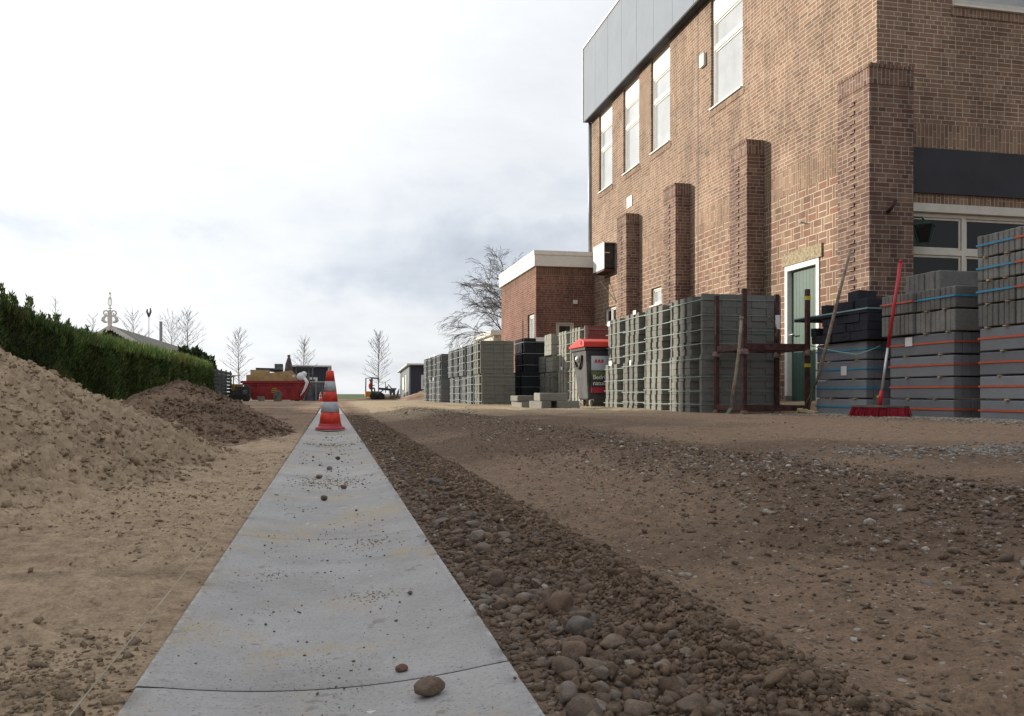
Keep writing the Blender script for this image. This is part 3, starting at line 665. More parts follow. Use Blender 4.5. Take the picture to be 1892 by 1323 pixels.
# ------------------------------------------------------------------ gutter slabs
def gut(x): return -0.017*(1-(np.minimum(np.abs(x), 0.19)/0.19)**2)
PITCH, Y0G = 0.94, 0.93
def slab(y0, y1, idx):
    g = 0.0009; V = []; nx = 25; ny = 90 if y0 < 4 else 24
    xs_ = np.linspace(-0.200, 0.200, nx); ys_ = np.linspace(y0+g, y1-g, ny)
    ys_[1] = y0+g+0.004; ys_[-2] = y1-g-0.004; xs_[1] = -0.196; xs_[-2] = 0.196
    Xg, Yg = np.meshgrid(xs_, ys_, indexing='ij'); dz = RNG.normal(0, 0.0005); tl = RNG.normal(0, 0.0008)
    Z = gut(Xg)+dz+tl*(Yg-y0)/(y1-y0)+far_drop(Yg)
    edge = np.zeros_like(Z); edge[0, :] = edge[-1, :] = 0.004; edge[:, 0] = np.maximum(edge[:, 0], 0.0024); edge[:, -1] = np.maximum(edge[:, -1], 0.0024); Z = Z-edge
    chip = ss(0.55, 0.85, vn(Yg*38, Yg*0+idx*3.3+np.sign(Xg)*7, 3))*vn(Yg*160, Yg*0+idx, 4)
    Xg = Xg-np.where(np.abs(Xg) > 0.199, np.sign(Xg)*(0.0012+0.009*chip), 0)
    Z = Z-np.where((np.abs(Xg) > 0.185) & (np.abs(Xg) < 0.1975), 0.0022*chip, 0)
    # sub-divide the near edges a little so chips read as chips
    top = np.stack([Xg, Yg, Z], -1).reshape(-1, 3); Q = quads(nx, ny)[:, ::-1]
    ring = [(i, 0) for i in range(nx)]+[(nx-1, j) for j in range(1, ny)]+[(i, ny-1) for i in range(nx-2, -1, -1)]+[(0, j) for j in range(ny-2, 0, -1)]
    ri = np.array([i*ny+j for i, j in ring]); low = top[ri].copy(); low[:, 2] -= 0.10
    b0 = len(top); m = len(ri); kq = np.arange(m)
    side = np.stack([ri, b0+kq, b0+(kq+1) % m, ri[(kq+1) % m]], -1)
    o = npmesh('gutter_slab', np.concatenate([top, low]), np.concatenate([Q, side]), M_SLAB)
    return o
slabs = []
for k in range(-1, 40):
    o = slab(Y0G+(k-0)*PITCH, Y0G+(k+1)*PITCH, k+5)
    slabs.append(o)
    tag(o, 'dished grey concrete gutter slab in the long line beyond the first slabs', 'gutter slab', 'concrete gutter slabs laid end to end')
    if k == -1: o['label'] = 'nearest dished concrete gutter slab, at the bottom edge, carrying the brown rock'
    if k == 0: o['label'] = 'second nearest dished concrete gutter slab, with sand stains'
    if k == 1: o['label'] = 'third nearest dished concrete gutter slab, counting from the bottom edge'
    if k == 5 or k == 6: o['label'] = 'dished concrete gutter slab just under or before the striped cone'
slab_z = lambda xs, ys: gut(xs)+far_drop(ys)
n = 900; ys = ydist(n, 0.75, 8); xs = RNG.normal(0.0, 0.085, n).clip(-0.19, 0.19)
cl_ = vn(xs*14, ys*5, 99) > 0.45; xs, ys = xs[cl_], ys[cl_]; n = len(xs)
v, f, c = scatter(xs, ys, RNG.lognormal(math.log(0.00125), 0.5, n).clip(0.0006, 0.004)*np.clip(ys/2.0, 0.8, 2.2), dirtc(n)*0.8, flat=(0.4, 0.9), rough=0.3, sink=0.2, zf=slab_z)
P = [(v, f, c)]
for (u_, v_, cnt, sx, sy) in ((605, 890, 260, 0.07, 0.10), (680, 1098, 120, 0.03, 0.02), (585, 1220, 60, 0.02, 0.02), (690, 1000, 80, 0.03, 0.03), (610, 822, 160, 0.09, 0.08), (500, 1062, 60, 0.03, 0.02)):
    d_ = 0.312*F/(v_-728); X_, Y_ = ray(u_, d_)
    xs = (X_+RNG.normal(0, sx, cnt)).clip(-0.19, 0.19); ys = Y_+RNG.normal(0, sy, cnt)*1.2
    P.append(scatter(xs, ys, RNG.uniform(0.0008, 0.0022, cnt)*(d_/1.6), np.array([0.45, 0.35, 0.22])[None]*RNG.uniform(0.6, 1.1, (cnt, 1)), flat=(0.3, 0.6), sink=0.3, zf=slab_z))
v, f, c = join(P); o = npmesh('soil_crumbs', v, f, M_STONE, c); tag(o, 'tiny crumbs of soil and sand sprinkled on the gutter slabs', 'crumbs', kind='stuff')

def stone(u_, v_, px, label, zbase=None, flat=0.6, col=(0.20, 0.145, 0.11), sd=0, group=None, ang=0.0, rough=0.07, name='stone', elong=1.0):
    on = zbase is None
    d_ = (0.312 if on else H-zbase)*F/(v_-728); X_, Y_ = ray(u_, d_)
    zb = float(slab_z(np.array([X_]), np.array([Y_]))[0]) if on else gz(X_, Y_)
    r = px/2/F*d_; v, f = icos(3)
    rg = np.random.default_rng(sd+int(u_)); q = v.copy()
    for k in range(7):                               # a few broken facets
        nrm = rg.normal(size=3); nrm /= np.linalg.norm(nrm); dd = q@nrm; lim = rg.uniform(0.55, 0.9); q = q-np.clip(dd-lim, 0, None)[:, None]*nrm*0.85
    q = q*(1+rough*0.25*np.sin(v[:, :1]*3+sd)*np.sin(v[:, 1:2]*4+1))+rg.normal(0, 0.012, q.shape)
    q *= np.array([r*elong, r*0.8, r*flat]); ca, sa = math.cos(ang), math.sin(ang)
    q = np.stack([q[:, 0]*ca-q[:, 1]*sa, q[:, 0]*sa+q[:, 1]*ca, q[:, 2]], 1)
    q[:, 2] -= q[:, 2].min()+r*(0.04 if on else 0.35)
    o = npmesh(name, q, f, M_STONE, np.repeat(np.array([col]), len(q), 0)); o.location = (X_, Y_, zb)
    return tag(o, label, 'stone', group)
stone(790, 1282, 66, 'largest brown rock lying on the nearest gutter slab', flat=0.52, sd=12, ang=-YAW, name='rock')
stone(742, 1237, 24, 'small reddish brown stone behind the largest rock on the gutter', sd=5, col=(0.21, 0.12, 0.09), flat=0.7)
stone(757, 1101, 11, 'tiny dark pebble on the right half of the second gutter slab', sd=7, flat=0.8, col=(0.14, 0.11, 0.09))
stone(599, 922, 13, 'square dark pebble below the round sand patch on the gutter', sd=9, flat=0.9, col=(0.09, 0.08, 0.08))
stone(624, 848, 9, 'dark pebble on the gutter nearest in front of the cone', sd=11, flat=0.8, col=(0.12, 0.09, 0.08))
stone(609, 866, 11, 'pinkish grey pebble above the round sand patch on the gutter', sd=13, flat=0.8, col=(0.26, 0.20, 0.19))
stone(589, 882, 14, 'tan pebble on the left of the round sand patch', sd=15, flat=0.6, col=(0.26, 0.20, 0.14))
stone(635, 901, 12, 'brown pebble on the right of the round sand patch', sd=17, flat=0.6, col=(0.17, 0.12, 0.10))
BS = [(1068, 1172, 62, 0.75, (0.19, 0.17, 0.155), 'angular grey brown stone with flat face beside the gutter'),
      (1036, 1140, 58, 0.9, (0.22, 0.15, 0.11), 'upright brown stone behind the flat faced grey stone'),
      (1062, 1210, 60, 0.7, (0.23, 0.16, 0.12), 'smooth brown stone in front of the flat faced grey stone'),
      (1045, 1240, 54, 0.8, (0.20, 0.145, 0.115), 'round dark brown cobble nearest to the gutter edge in the gravel'),
      (1130, 1205, 60, 0.55, (0.25, 0.19, 0.14), 'long tan stone lying across the gravel hollow'),
      (1050, 1293, 56, 0.9, (0.26, 0.22, 0.19), 'pointed pale stone near the bottom edge beside the gutter'),
      (848, 1010, 26, 0.8, (0.10, 0.06, 0.055), 'dark reddish stone at the gutter edge, halfway to the cone'),
      (884, 998, 34, 0.9, (0.30, 0.26, 0.23), 'pale upright stone behind the dark reddish stone'),
      (893, 1026, 40, 0.8, (0.22, 0.17, 0.14), 'brown wedge shaped stone right of the dark reddish stone'),
      (804, 898, 38, 0.5, (0.13, 0.13, 0.14), 'flat blue grey stone on the gravel far along the gutter'),
      (1180, 1312, 70, 0.6, (0.25, 0.19, 0.15), 'broad tan stone at the bottom edge in the gravel'),
      (917, 1082, 40, 0.8, (0.16, 0.11, 0.09), 'dark brown round cobble between gutter and clods'),
      (1110, 1268, 40, 1.0, (0.21, 0.18, 0.15), 'narrow upright stone right of the pointed pale stone'),
      (1270, 1204, 30, 0.5, (0.34, 0.30, 0.25), 'pale oval pebble at the outer side of the gravel'),
      (1265, 1055, 30, 0.45, (0.42, 0.38, 0.33), 'whitish flat pebble pressed in the packed dirt')]
for i, (u_, v_, px, fl, c_, lb) in enumerate(BS):
    stone(u_, v_, px, lb, zbase=-0.01 if u_ < 1200 else 0.01, flat=fl, col=c_, sd=31+i*3, ang=i*0.9)

# builder's string along the left edge
mb = MB(); st = [(-0.228, 0.5, 0.012)]
for k in range(1, 30): st.append((-0.228+0.002*math.sin(k*1.7)+0.0006*k, 0.5+k*0.85, 0.015+0.003*math.sin(k*0.9)))
mb.tube(st, 0.0009, 5); o = mb.build('string_line', M_STRING, smooth=True); tag(o, "thin pale builder's string stretched along the left edge of the gutter", 'string')

# ------------------------------------------------------------------ traffic cones
def cone(loc, s, label, rz=0.0, simple=False):
    t = thing('traffic_cone', loc, label, 'traffic cone', 'red and white traffic cones', rz)
    b = MB().lathe([(0.124, 0.0), (0.126, 0.010), (0.121, 0.020), (0.104, 0.027), (0.099, 0.031), (0.097, 0.046), (0.093, 0.052)] if not simple else [(0.15, 0.0), (0.15, 0.03), (0.12, 0.05)], n=40)
    if simple: b = MB().box(-0.15, -0.15, 0, 0.15, 0.15, 0.035).lathe([(0.11, 0.035), (0.10, 0.05)], n=24)
    b.build('foot', M_CONEF if not simple else M_CONER, t, smooth=not simple, local=True)
    r = lambda z_: 0.091-(z_-0.052)*(0.091-0.029)/(0.50-0.052)
    lv = [0.052, 0.150, 0.237, 0.325, 0.412, 0.50]
    for i in range(5):
        a_, b_ = lv[i], lv[i+1]; g = 0.0012 if i % 2 else 0.0
        q = MB().lathe([(r(a_)+g, a_), (r((a_+b_)/2)+g, (a_+b_)/2), (r(b_)+g, b_)]+([(r(b_)-0.008, b_+0.002), (r(b_)-0.01, b_-0.02)] if i == 4 else []), n=40)
        q.build('sleeve' if i % 2 else 'band', M_CONEW if i % 2 else M_CONER, t, smooth=True, local=True)
    t.scale = (s, s, s); return t
cx_, cy_ = ray(610, 7.15)
cone((cx_, cy_, -0.003), 1.0, 'larger grubby red and white cone standing on the gutter line')
cx_, cy_ = ray(592.5, 42); cone((cx_, cy_, gz(cx_, cy_)), 0.95, 'small far cone with square foot in front of the loader bucket', simple=True)

# ------------------------------------------------------------------ the brick building
XW, YF, YE = 7.0, 9.74, 22.05
WT = 9.78
def wall(mb, axis, c, a0, a1, z0, z1, holes, bands, depth, sgn=1, extra_a=()):
    As = sorted(set([a0, a1]+[h[0] for h in holes]+[h[1] for h in holes]+list(extra_a)))
    Zs = sorted(set([z0, z1]+[h[2] for h in holes]+[h[3] for h in holes]+[b[0] for b in bands if z0 < b[0] < z1]))
    def pt(a, z_, off=0.0): return (c+off, a, z_) if axis == 'x' else (a, c+off, z_)
    for i in range(len(As)-1):
        for k in range(len(Zs)-1):
            ma, mz = (As[i]+As[i+1])/2, (Zs[k]+Zs[k+1])/2
            if any(h[0] < ma < h[1] and h[2] < mz < h[3] for h in holes): continue
            mi = 0
            for b0, m_ in bands:
                if mz > b0: mi = m_
            mb.add([pt(As[i], Zs[k]), pt(As[i+1], Zs[k]), pt(As[i+1], Zs[k+1]), pt(As[i], Zs[k+1])], [(3, 2, 1, 0) if axis == 'x' else (0, 1, 2, 3)], mi)
    for h0, h1, b0, b1 in holes:
        mb.add([pt(h0, b0), pt(h1, b0), pt(h1, b1), pt(h0, b1), pt(h0, b0, depth), pt(h1, b0, depth), pt(h1, b1, depth), pt(h0, b1, depth)],
               [(0, 1, 5, 4), (1, 2, 6, 5), (2, 3, 7, 6), (3, 0, 4, 7)], 0)
bld = thing('brick_building', (XW, YF, 0.1), 'tall brown brick building with buttresses and grey roof band on the right', 'building')
ZFB, ZFT = 7.78, 9.78
WIN = [(13.41, 14.66), (16.60, 17.68), (18.41, 19.49), (20.32, 21.38)]
WZ = (5.66, 7.76)
DOOR = (11.05, 12.0, 0.17, 2.30)
sm1 = (16.38, 17.05, 1.60, 2.02)      # small window between the buttresses
sm2 = (19.35, 20.35, 1.30, 1.98)
sm1 = (yx(1222, 7), yx(1203, 7), zv(560, dep(7, 17)), zv(527, dep(7, 17)))
sm2 = (yx(1138, 7), yx(1117, 7), 1.5, zv(568, dep(7, 20.6)))
mb = MB()
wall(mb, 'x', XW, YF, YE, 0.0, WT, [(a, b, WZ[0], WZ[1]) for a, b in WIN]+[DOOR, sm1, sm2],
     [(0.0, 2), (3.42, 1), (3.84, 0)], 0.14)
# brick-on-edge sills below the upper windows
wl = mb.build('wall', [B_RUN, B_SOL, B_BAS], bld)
for a, b in WIN: MB().box(XW-0.012, a-0.06, WZ[0]-0.15, XW+0.02, b+0.06, WZ[0]-0.034).build('sill_course', B_SOL, bld)
# front facade
FW = (7.36, 12.2, 0.95, 2.84)
UW = (8.14, 11.6, 5.52, 7.4)
mb = MB(); wall(mb, 'y', YF, XW, 18.0, 0.0, WT, [FW, UW], [(0, 0), (2.84, 1), (2.96, 0), (3.56, 1), (3.90, 0)], 0.14)
for a, b in (UW[:2],): mb.box(a-0.02, YF-0.012, UW[2]-0.15, b, YF+0.02, UW[2]-0.045, 1)
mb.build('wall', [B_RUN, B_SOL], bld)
mb = MB(); mb.box(XW+0.02, YE-0.01, 0, 18.0, YE, WT); mb.box(17.99, YF+0.01, 0, 18.0, YE-0.02, WT); mb.build('wall', B_RUN, bld)
MB().box(XW+0.01, YF+0.01, WT-0.2, 17.98, YE-0.02, WT-0.1).build('roof', M_ANTH, bld)
# anthracite board over the front window
mb = MB().box(7.325, YF-0.035, 2.965, 14.0, YF-0.003, 3.565); mb.build('sign_board', M_ANTH, bld, bevel=0.004)
# projecting grey fascia with panel seams
mb = MB(); yy = YE+0.08; k = 0
while yy > YF-0.2:
    y2 = max(yy-1.02, YF-0.25); mb.box(XW-0.20, y2+0.008, ZFB, XW+0.1, yy, ZFT); yy = y2
    if y2 <= YF-0.24: break
mb.box(XW-0.19, YF-0.24, ZFB+0.01, XW+0.09, YE+0.07, ZFT-0.01)
mb.box(XW-0.19, YF-0.25, ZFB, 18, YF-0.0, ZFT)
fa = mb.build('fascia', M_GREY, bld, bevel=0.003)
mb = MB().box(XW-0.225, YF-0.27, ZFT+0.002, XW+0.12, YE+0.11, ZFT+0.05).box(XW-0.225, YE+0.083, ZFB-0.01, XW-0.16, YE+0.11, ZFT); mb.build('edge_trim', M_WHITE, fa)
MB().box(XW-0.19, YF-0.2, ZFB-0.025, XW-0.01, YE+0.06, ZFB-0.004).build('soffit', M_ANTH, fa)
MB().tube([(XW-0.03, YE+0.06, 3.7), (XW-0.03, YE+0.06, 7.75)], 0.05, 10).build('downpipe', M_ZINC, bld, smooth=True)
# expansion joint
MB().box(XW-0.004, 15.21, 0.2, XW+0.002, 15.235, ZFB).build('joint', M_DARKM, bld)

def window(parent, axis, c, a0, a1, z0, z1, fr=0.055, split=None, mull=None, panel=None, glass=M_CURT, dpt=0.05, fm=None, name='window'):
    def bx(mb, p, q, r0, r1, o0, o1):
        if axis == 'x': mb.box(c+o0, p, r0, c+o1, q, r1)
        else: mb.box(p, c+o0, r0, q, c+o1, r1)
    top = panel if panel else z1
    mb = MB(); e = 0.003
    bx(mb, a0+e, a0+fr, z0+e, top-e, dpt, dpt+0.07); bx(mb, a1-fr, a1-e, z0+e, top-e, dpt, dpt+0.07)
    bx(mb, a0+fr, a1-fr, z0+e, z0+fr, dpt+0.002, dpt+0.068); bx(mb, a0+fr, a1-fr, top-fr, top-e, dpt+0.002, dpt+0.068)
    if split: bx(mb, a0+fr, a1-fr, split-fr*0.7, split+fr*0.7, dpt+0.001, dpt+0.069)
    if mull: bx(mb, mull-fr*0.6, mull+fr*0.6, z0+fr, top-fr, dpt-0.001, dpt+0.0695)
    # slimmer sash frames inside
    zs = [z0+fr, top-fr] if not split else [z0+fr, split-fr*0.7, split+fr*0.7, top-fr]
    for i in range(0, len(zs), 2):
        p0, p1 = zs[i]+0.004, zs[i+1]-0.004; w_ = fr*0.55
        ranges = [(a0+fr, a1-fr)] if not mull else [(a0+fr, mull-fr*0.6), (mull+fr*0.6, a1-fr)]
        for q0, q1 in ranges:
            q0 += 0.004; q1 -= 0.004
            bx(mb, q0, q0+w_, p0, p1, dpt+0.018, dpt+0.05); bx(mb, q1-w_, q1, p0, p1, dpt+0.018, dpt+0.05)
            bx(mb, q0+w_, q1-w_, p0, p0+w_, dpt+0.019, dpt+0.049); bx(mb, q0+w_, q1-w_, p1-w_, p1, dpt+0.019, dpt+0.049)
    f_ = mb.build(name, fm or M_WHITE, parent, bevel=0.003)
    g = MB(); bx(g, a0+0.01, a1-0.01, z0+0.01, top-0.01, dpt+0.034, dpt+0.038); g.build('pane', glass, f_)
    if panel:
        g = MB(); bx(g, a0+e, a1-e, panel+0.001, z1-e, dpt-0.005, dpt+0.03); g.build('blank_panel', M_WHITE, f_, bevel=0.003)
    s = MB(); bx(s, a0-0.0+e, a1-e, z0-0.03, z0+0.0, -0.045, dpt+0.01); s.build('sill', M_WHITE, f_, bevel=0.003)
    return f_
for a, b in WIN: window(bld, 'x', XW, a, b, WZ[0], WZ[1], split=6.78, panel=7.32)
window(bld, 'x', XW, *sm1[:2], *sm1[2:], fr=0.05, glass=M_CURT)
window(bld, 'x', XW, *sm2[:2], *sm2[2:], fr=0.05, mull=(sm2[0]+sm2[1])/2, glass=M_GLASS)
window(bld, 'y', YF, FW[0], FW[1], FW[2], FW[3]-0.12, fr=0.052, split=2.20, mull=8.36, glass=M_GLASS, fm=M_CREAM)
MB().box(FW[0]+0.003, YF-0.015, FW[3]-0.118, FW[1], YF+0.13, FW[3]-0.004).build('window_head', M_CREAM, bld, bevel=0.004)
window(bld, 'y', YF, *UW, fr=0.07, mull=9.9, glass=M_CURT, fm=M_CREAM)
# door in its deep white frame
mb = MB(); a0, a1, b0, b1 = DOOR; e = 0.003
mb.box(XW-0.02, a0+e, b0, XW+0.12, a0+0.08, b1-e); mb.box(XW-0.02, a1-0.08, b0+0.1, XW+0.12, a1-e, b1-e); mb.box(XW-0.018, a0+0.08, b1-0.085, XW+0.118, a1-0.08, b1-e)
mb.build('door_frame', M_WHITE, bld, bevel=0.004)
dr = MB().box(XW+0.06, a0+0.083, b0+0.02, XW+0.10, a1-0.083, b1-0.088).build('door', M_DOOR, bld)
MB().tube([(XW+0.06, a1-0.13, 1.22), (XW-0.01, a1-0.13, 1.22), (XW-0.012, a1-0.25, 1.22)], 0.011, 8).build('handle', M_SILV, dr, smooth=True)
MB().box(XW-0.03, a0-0.08, b1+0.002, XW-0.004, a1+0.06, b1+0.20, j=0.004).build('rendered_patch', M_REND, bld)
MB().box(XW-0.35, a0-0.1, 0.05, XW-0.004, a1+0.12, 0.165).build('door_step', C_BLOCK, bld, bevel=0.008)
MB().box(XW-0.04, a1-0.09, 0.165, XW+0.12, a1-0.002, 0.27).build('frame_block', C_BLOCK, bld)
# buttresses
def buttress(y0, y1, x1, xf=6.69, zt=4.48, big=False):
    mb = MB()
    mb.box(xf, y0, 0.0, x1, y1, zt-0.235)
    mb.box(xf-0.003, y0-0.003, zt-0.23, x1+0.0, y1+0.003, zt-0.02, 1)
    n = int((y1-y0)/0.065)
    for i in range(n):      # upright capping bricks, a little uneven
        t = y0+(y1-y0)*i/n; mb.box(xf-0.012, t+0.004, zt-0.02, x1-0.004, t+(y1-y0)/n-0.004, zt+0.01+random.uniform(0, 0.012), 1, j=0.003)
    if big:
        n = int((x1-xf)/0.065)
        for i in range(n): t = xf+(x1-xf)*i/n; mb.box(t+0.004, y0-0.012, zt-0.02, t+(x1-xf)/n-0.004, y0+0.1, zt+0.022+random.uniform(0, 0.012), 1, j=0.003)
    yj = y0+(y1-y0)*0.52; z_ = 0.35
    while z_ < zt-0.35:     # toothed joint: headers standing proud every other course
        mb.box(xf-0.016, yj-0.05, z_, xf+0.01, yj+0.05, z_+0.048, 0, j=0.003); z_ += 0.12
    mb.build('buttress', [B_DRK if True else B_RUN, B_DRS], bld)
buttress(9.46, 10.14, 7.33, big=True)
for u_a, u_b in ((1380, 1348), (1248, 1228), (1157, 1142)):
    buttress(yx(u_a, 6.69), yx(u_a, 6.69)+0.62, XW-0.001)
# fittings on the wall
MB().box(XW-0.06, yx(1305, 7), zv(126, dep(7, 15)), XW-0.003, yx(1297, 7), zv(102, dep(7, 15))).build('alarm_box', M_WHITE, bld, bevel=0.008)
ya, yb = yx(1169, 7), yx(1159, 7); za, zb = zv(383, dep(7, 19)), zv(362, dep(7, 19)); mb = MB()
for i in range(3):
    t = ya+(yb-ya)*i/3; mb.box(XW-0.02, t+0.01, za, XW-0.003, t+(yb-ya)/3-0.01, zb)
mb.build('vent', M_WHITE, bld, bevel=0.003)
# air-conditioning cabinet
y1_, y2_ = 20.08, 20.96; zA, zB = 3.45, 4.12
ac = thing('wall_cabinet', (6.85, 20.5, zA), 'white box cabinet with dark open end mounted on wall by the annex roof', 'cabinet')
mb = MB(); mb.box(6.70, y1_, zA, 6.72, y2_, zB).box(6.722, y1_, zB-0.02, 6.995, y2_, zB).box(6.722, y2_-0.02, zA+0.02, 6.995, y2_, zB-0.022); mb.build('shell', M_WHITE, ac, bevel=0.003)
MB().box(6.722, y1_+0.06, zA+0.03, 6.99, y2_-0.03, zB-0.03).build('unit', M_DARKM, ac)
MB().box(6.73, y1_+0.02, zB-0.28, 6.86, y1_+0.055, zB-0.25).build('grille', M_SILV, ac)
MB().box(6.70, y1_, zA-0.05, 6.995, y2_, zA-0.004).build('base', M_RUST, ac)
MB().tube([(6.72, y2_-0.1, zA-0.05), (6.99, y1_-0.1, zA-0.85)], 0.012, 6).build('brace', M_MUDDY, ac)
# iron bits
o = MB().tube([(6.95, 9.455, 2.62), (6.95, 9.38, 2.66), (6.99, 9.34, 2.76)], 0.022, 8).build('iron_bracket', M_RUST, smooth=True); tag(o, 'small rusty iron stub sticking out of the corner pier', 'bracket')
px_, pz_ = yx(1485, 7), zv(412, dep(7, 11.5))
o = MB().tube([(6.99, px_, pz_), (6.93, px_, pz_)], 0.012, 6).tube([(6.93, px_+0.04, pz_+0.015), (6.93, px_-0.06, pz_-0.01)], 0.010, 6).build('wall_tap', M_ZINC, smooth=True); tag(o, 'little grey metal hook fixed in the brick above the green door', 'hook')
# carriage lantern in front of the ground-floor window
lx, ly, lz = 7.54, 9.53, 2.26
SL = 1.3
lt = thing('wall_lantern', (lx, ly, lz), 'dark green carriage lantern on a bracket before the ground floor window', 'lantern')
MB().lathe([(0.085, 0.0), (0.155, 0.22)], (lx, ly, lz), 4).build('glass', M_GLASS, lt)
mb = MB()
for k in range(4):
    t = math.pi/2*k; mb.bar((lx+0.087*math.cos(t), ly+0.087*math.sin(t), lz), (lx+0.157*math.cos(t), ly+0.157*math.sin(t), lz+0.22), 0.016, 0.016)
mb.lathe([(0.095, -0.02), (0.095, 0.0)], (lx, ly, lz), 4).lathe([(0.175, 0.22), (0.18, 0.23), (0.08, 0.27), (0.04, 0.28), (0.04, 0.30), (0.012, 0.31)], (lx, ly, lz), 4); mb.build('frame', M_GREEN, lt)
MB().tube([(lx, ly, lz+0.30), (lx-0.03, ly, lz+0.335), (7.332, ly, lz+0.33)], 0.012, 8).build('bracket', M_GREEN, lt, smooth=True)

# ------------------------------------------------------------------ annex
AX, AY, AY2, AZ0, AZ1 = 5.37, 21.8, 26.45, 3.72, 4.14
an = thing('brick_annex', (AX, AY, 0.05), 'low red brick annex with white roof edge at the far end', 'annex')
aw = (yx(987, AX), yx(975, AX), 1.0, zv(583, dep(AX, 22.8)))
fwx = (xy(1027, AY), xy(1062, AY), 1.1, zv(594, dep(6, AY)))
mb = MB(); wall(mb, 'x', AX, AY, AY2, -0.1, AZ0, [aw], [(0, 0), (3.50, 1)], 0.12); wall(mb, 'y', AY, AX, XW+0.2, -0.1, AZ0, [fwx], [(0, 0), (3.50, 1)], 0.12)
mb.box(AX+0.01, AY2-0.02, 0, 9, AY2, AZ0); mb.build('wall', [B_ANX, B_ANS], an)
window(an, 'x', AX, *aw, fr=0.07, glass=M_CURT); window(an, 'y', AY, *fwx, fr=0.07, glass=M_GLASS, fm=M_CREAM)
mb = MB().box(AX-0.06, AY-0.06, AZ0+0.002, XW-0.002, AY2+0.05, AZ1-0.12).box(AX-0.075, AY-0.075, AZ1-0.118, XW-0.002, AY2+0.06, AZ1); mb.build('roof_edge', M_WHITE, an, bevel=0.004)
lz_ = zv(558, dep(6.2, AY)); lx_ = xy(1062, AY)
MB().box(lx_-0.06, AY-0.08, lz_-0.055, lx_+0.06, AY-0.003, lz_+0.055).build('wall_lamp', M_WHITE, an, bevel=0.01)
o = MB().tube([(xy(966, 21.0), 21.0, gz(5, 21)), (xy(966, 21.0), 21.0, zv(592, 21.5))], 0.013, 6).build('thin_rod', M_RUST); tag(o, 'thin dark rod standing upright before the annex side wall', 'rod')
# low white outbuilding behind the annex
wx, wy = ray(922, 32)
ob = thing('white_outbuilding', (wx, wy, 0), 'small cream coloured building showing behind the annex corner', 'outbuilding')
MB().box(wx-0.2, wy, -0.1, wx+5, wy+4, 2.55).build('wall', M_CREAM, ob); MB().box(wx-0.35, wy-0.15, 2.552, wx+5.1, wy+4.1, 2.72).build('roof', M_WHITE, ob)
window(ob, 'y', wy-0.07, wx+0.1, wx+1.3, 1.2, 2.2, fr=0.07, glass=M_GLASS)

# unseen hall added left of the view to throw shade over the near yard
nb = thing('added_shade_hall', (-17, 5, 0), 'unseen plain brick hall added outside the left edge to shade the near yard', 'building')
mb = MB(); wall(mb, 'x', -12.0, -16, 22.3, -0.1, 8.3, [], [(0, 0)], 0.1); q = MB().box(-24, -16, -0.1, -12.01, 22.3, 8.3); q.build('wall', B_RUN, nb)
MB().prism([(-24.5, 8.32), (-11.6, 8.32), (-18, 9.3)], 'y', -16.4, 22.6).build('roof', M_ROOF, nb)

# ------------------------------------------------------------------ strapped packs
ORD = ['nearest', 'second nearest', 'third nearest', 'fourth nearest', 'fifth nearest']
def strap(parent, x0, x1, y0, y1, z_, m_, h=0.013, t=0.0025, name='strap'):
    mb = MB(); w_ = h/2
    mb.box(x0-t, y0-t, z_-w_, x0, y1+t, z_+w_); mb.box(x1, y0-t, z_-w_, x1+t, y1+t, z_+w_)
    mb.box(x0, y0-t, z_-w_, x1, y0, z_+w_); mb.box(x0, y1, z_-w_, x1, y1+t, z_+w_)
    return mb.build(name, m_, parent)
def paper(parent, mb_args, name='paper_label', lines=3):
    o = MB().box(*mb_args).build(name, M_PAPER, parent)
    return o
def paver_pack(x0, y0, z0, wx_, ly_, layers, lh, m_, label, group, straps=4, ncol=3, sm=M_STRAP, mf=None, tagp=None):
    t = thing('paver_pack', (x0+wx_/2, y0+ly_/2, z0), label, 'paver pack', group)
    x0 += random.uniform(-0.02, 0.02); mb = MB(); zt = z0+layers*lh
    mb.box(x0+0.12, y0+0.022, z0+0.002, x0+wx_-0.01, y0+ly_-0.02, zt-0.01, 1)
    unit = ly_/(ncol*1.42+2.35)
    lean = random.uniform(-0.01, 0.01)
    jag = [random.choice((-1, 1))*0.010 for _ in range(layers)]
    for k in range(1, layers):
        if k % 2: jag[k] = jag[k-1]*random.choice((1, -1, 0.4))
    for k in range(layers):
        za, zb = z0+k*lh+0.0012, z0+(k+1)*lh-0.0012; sh = lean*k/layers+jag[k]
        mb.box(x0+0.006, y0+0.004, za, x0+0.075, y0+0.045, zb, 0, j=0.0025)
        p_ = y0+unit*2.15
        for c_ in range(ncol):
            mb.box(x0, p_+sh, za, x0+0.15, p_+unit*0.94+sh, zb, 0, j=0.003); p_ += unit*1.42
        mb.box(x0+0.085, y0+0.05, za, x0+0.13, y0+unit*1.6, zb, 0, j=0.003)
        nb_ = max(3, int(wx_/0.2)); bw = (wx_-0.06)/nb_
        for c_ in range(nb_):
            q0 = x0+0.06+c_*bw; dy = 0.006 if (c_+k) % 2 else 0.0
            mb.box(q0+0.0015, y0+dy+random.uniform(0, 0.004), za, q0+bw-0.0015, y0+0.06, zb, 2 if mf else 0, j=0.0015)
    mb.build('pavers', [m_, M_DARKM if m_ is C_BLACK else m_]+([mf] if mf else []), t)
    for s_ in range(straps):
        z_ = z0+(s_+0.62)*(zt-z0)/straps
        strap(t, x0-0.004, x0+wx_, y0-0.006, y0+ly_, z_+random.uniform(-0.02, 0.02), sm, h=0.010)
    if tagp:
        yy_, zz_, a_, b_ = tagp
        mb = MB().box(x0-0.012, y0+yy_, zt+zz_, x0-0.009, y0+yy_+a_, zt+zz_+b_); mb.build('paper_label', M_PAPER, t)
    return t
GY = 0.06
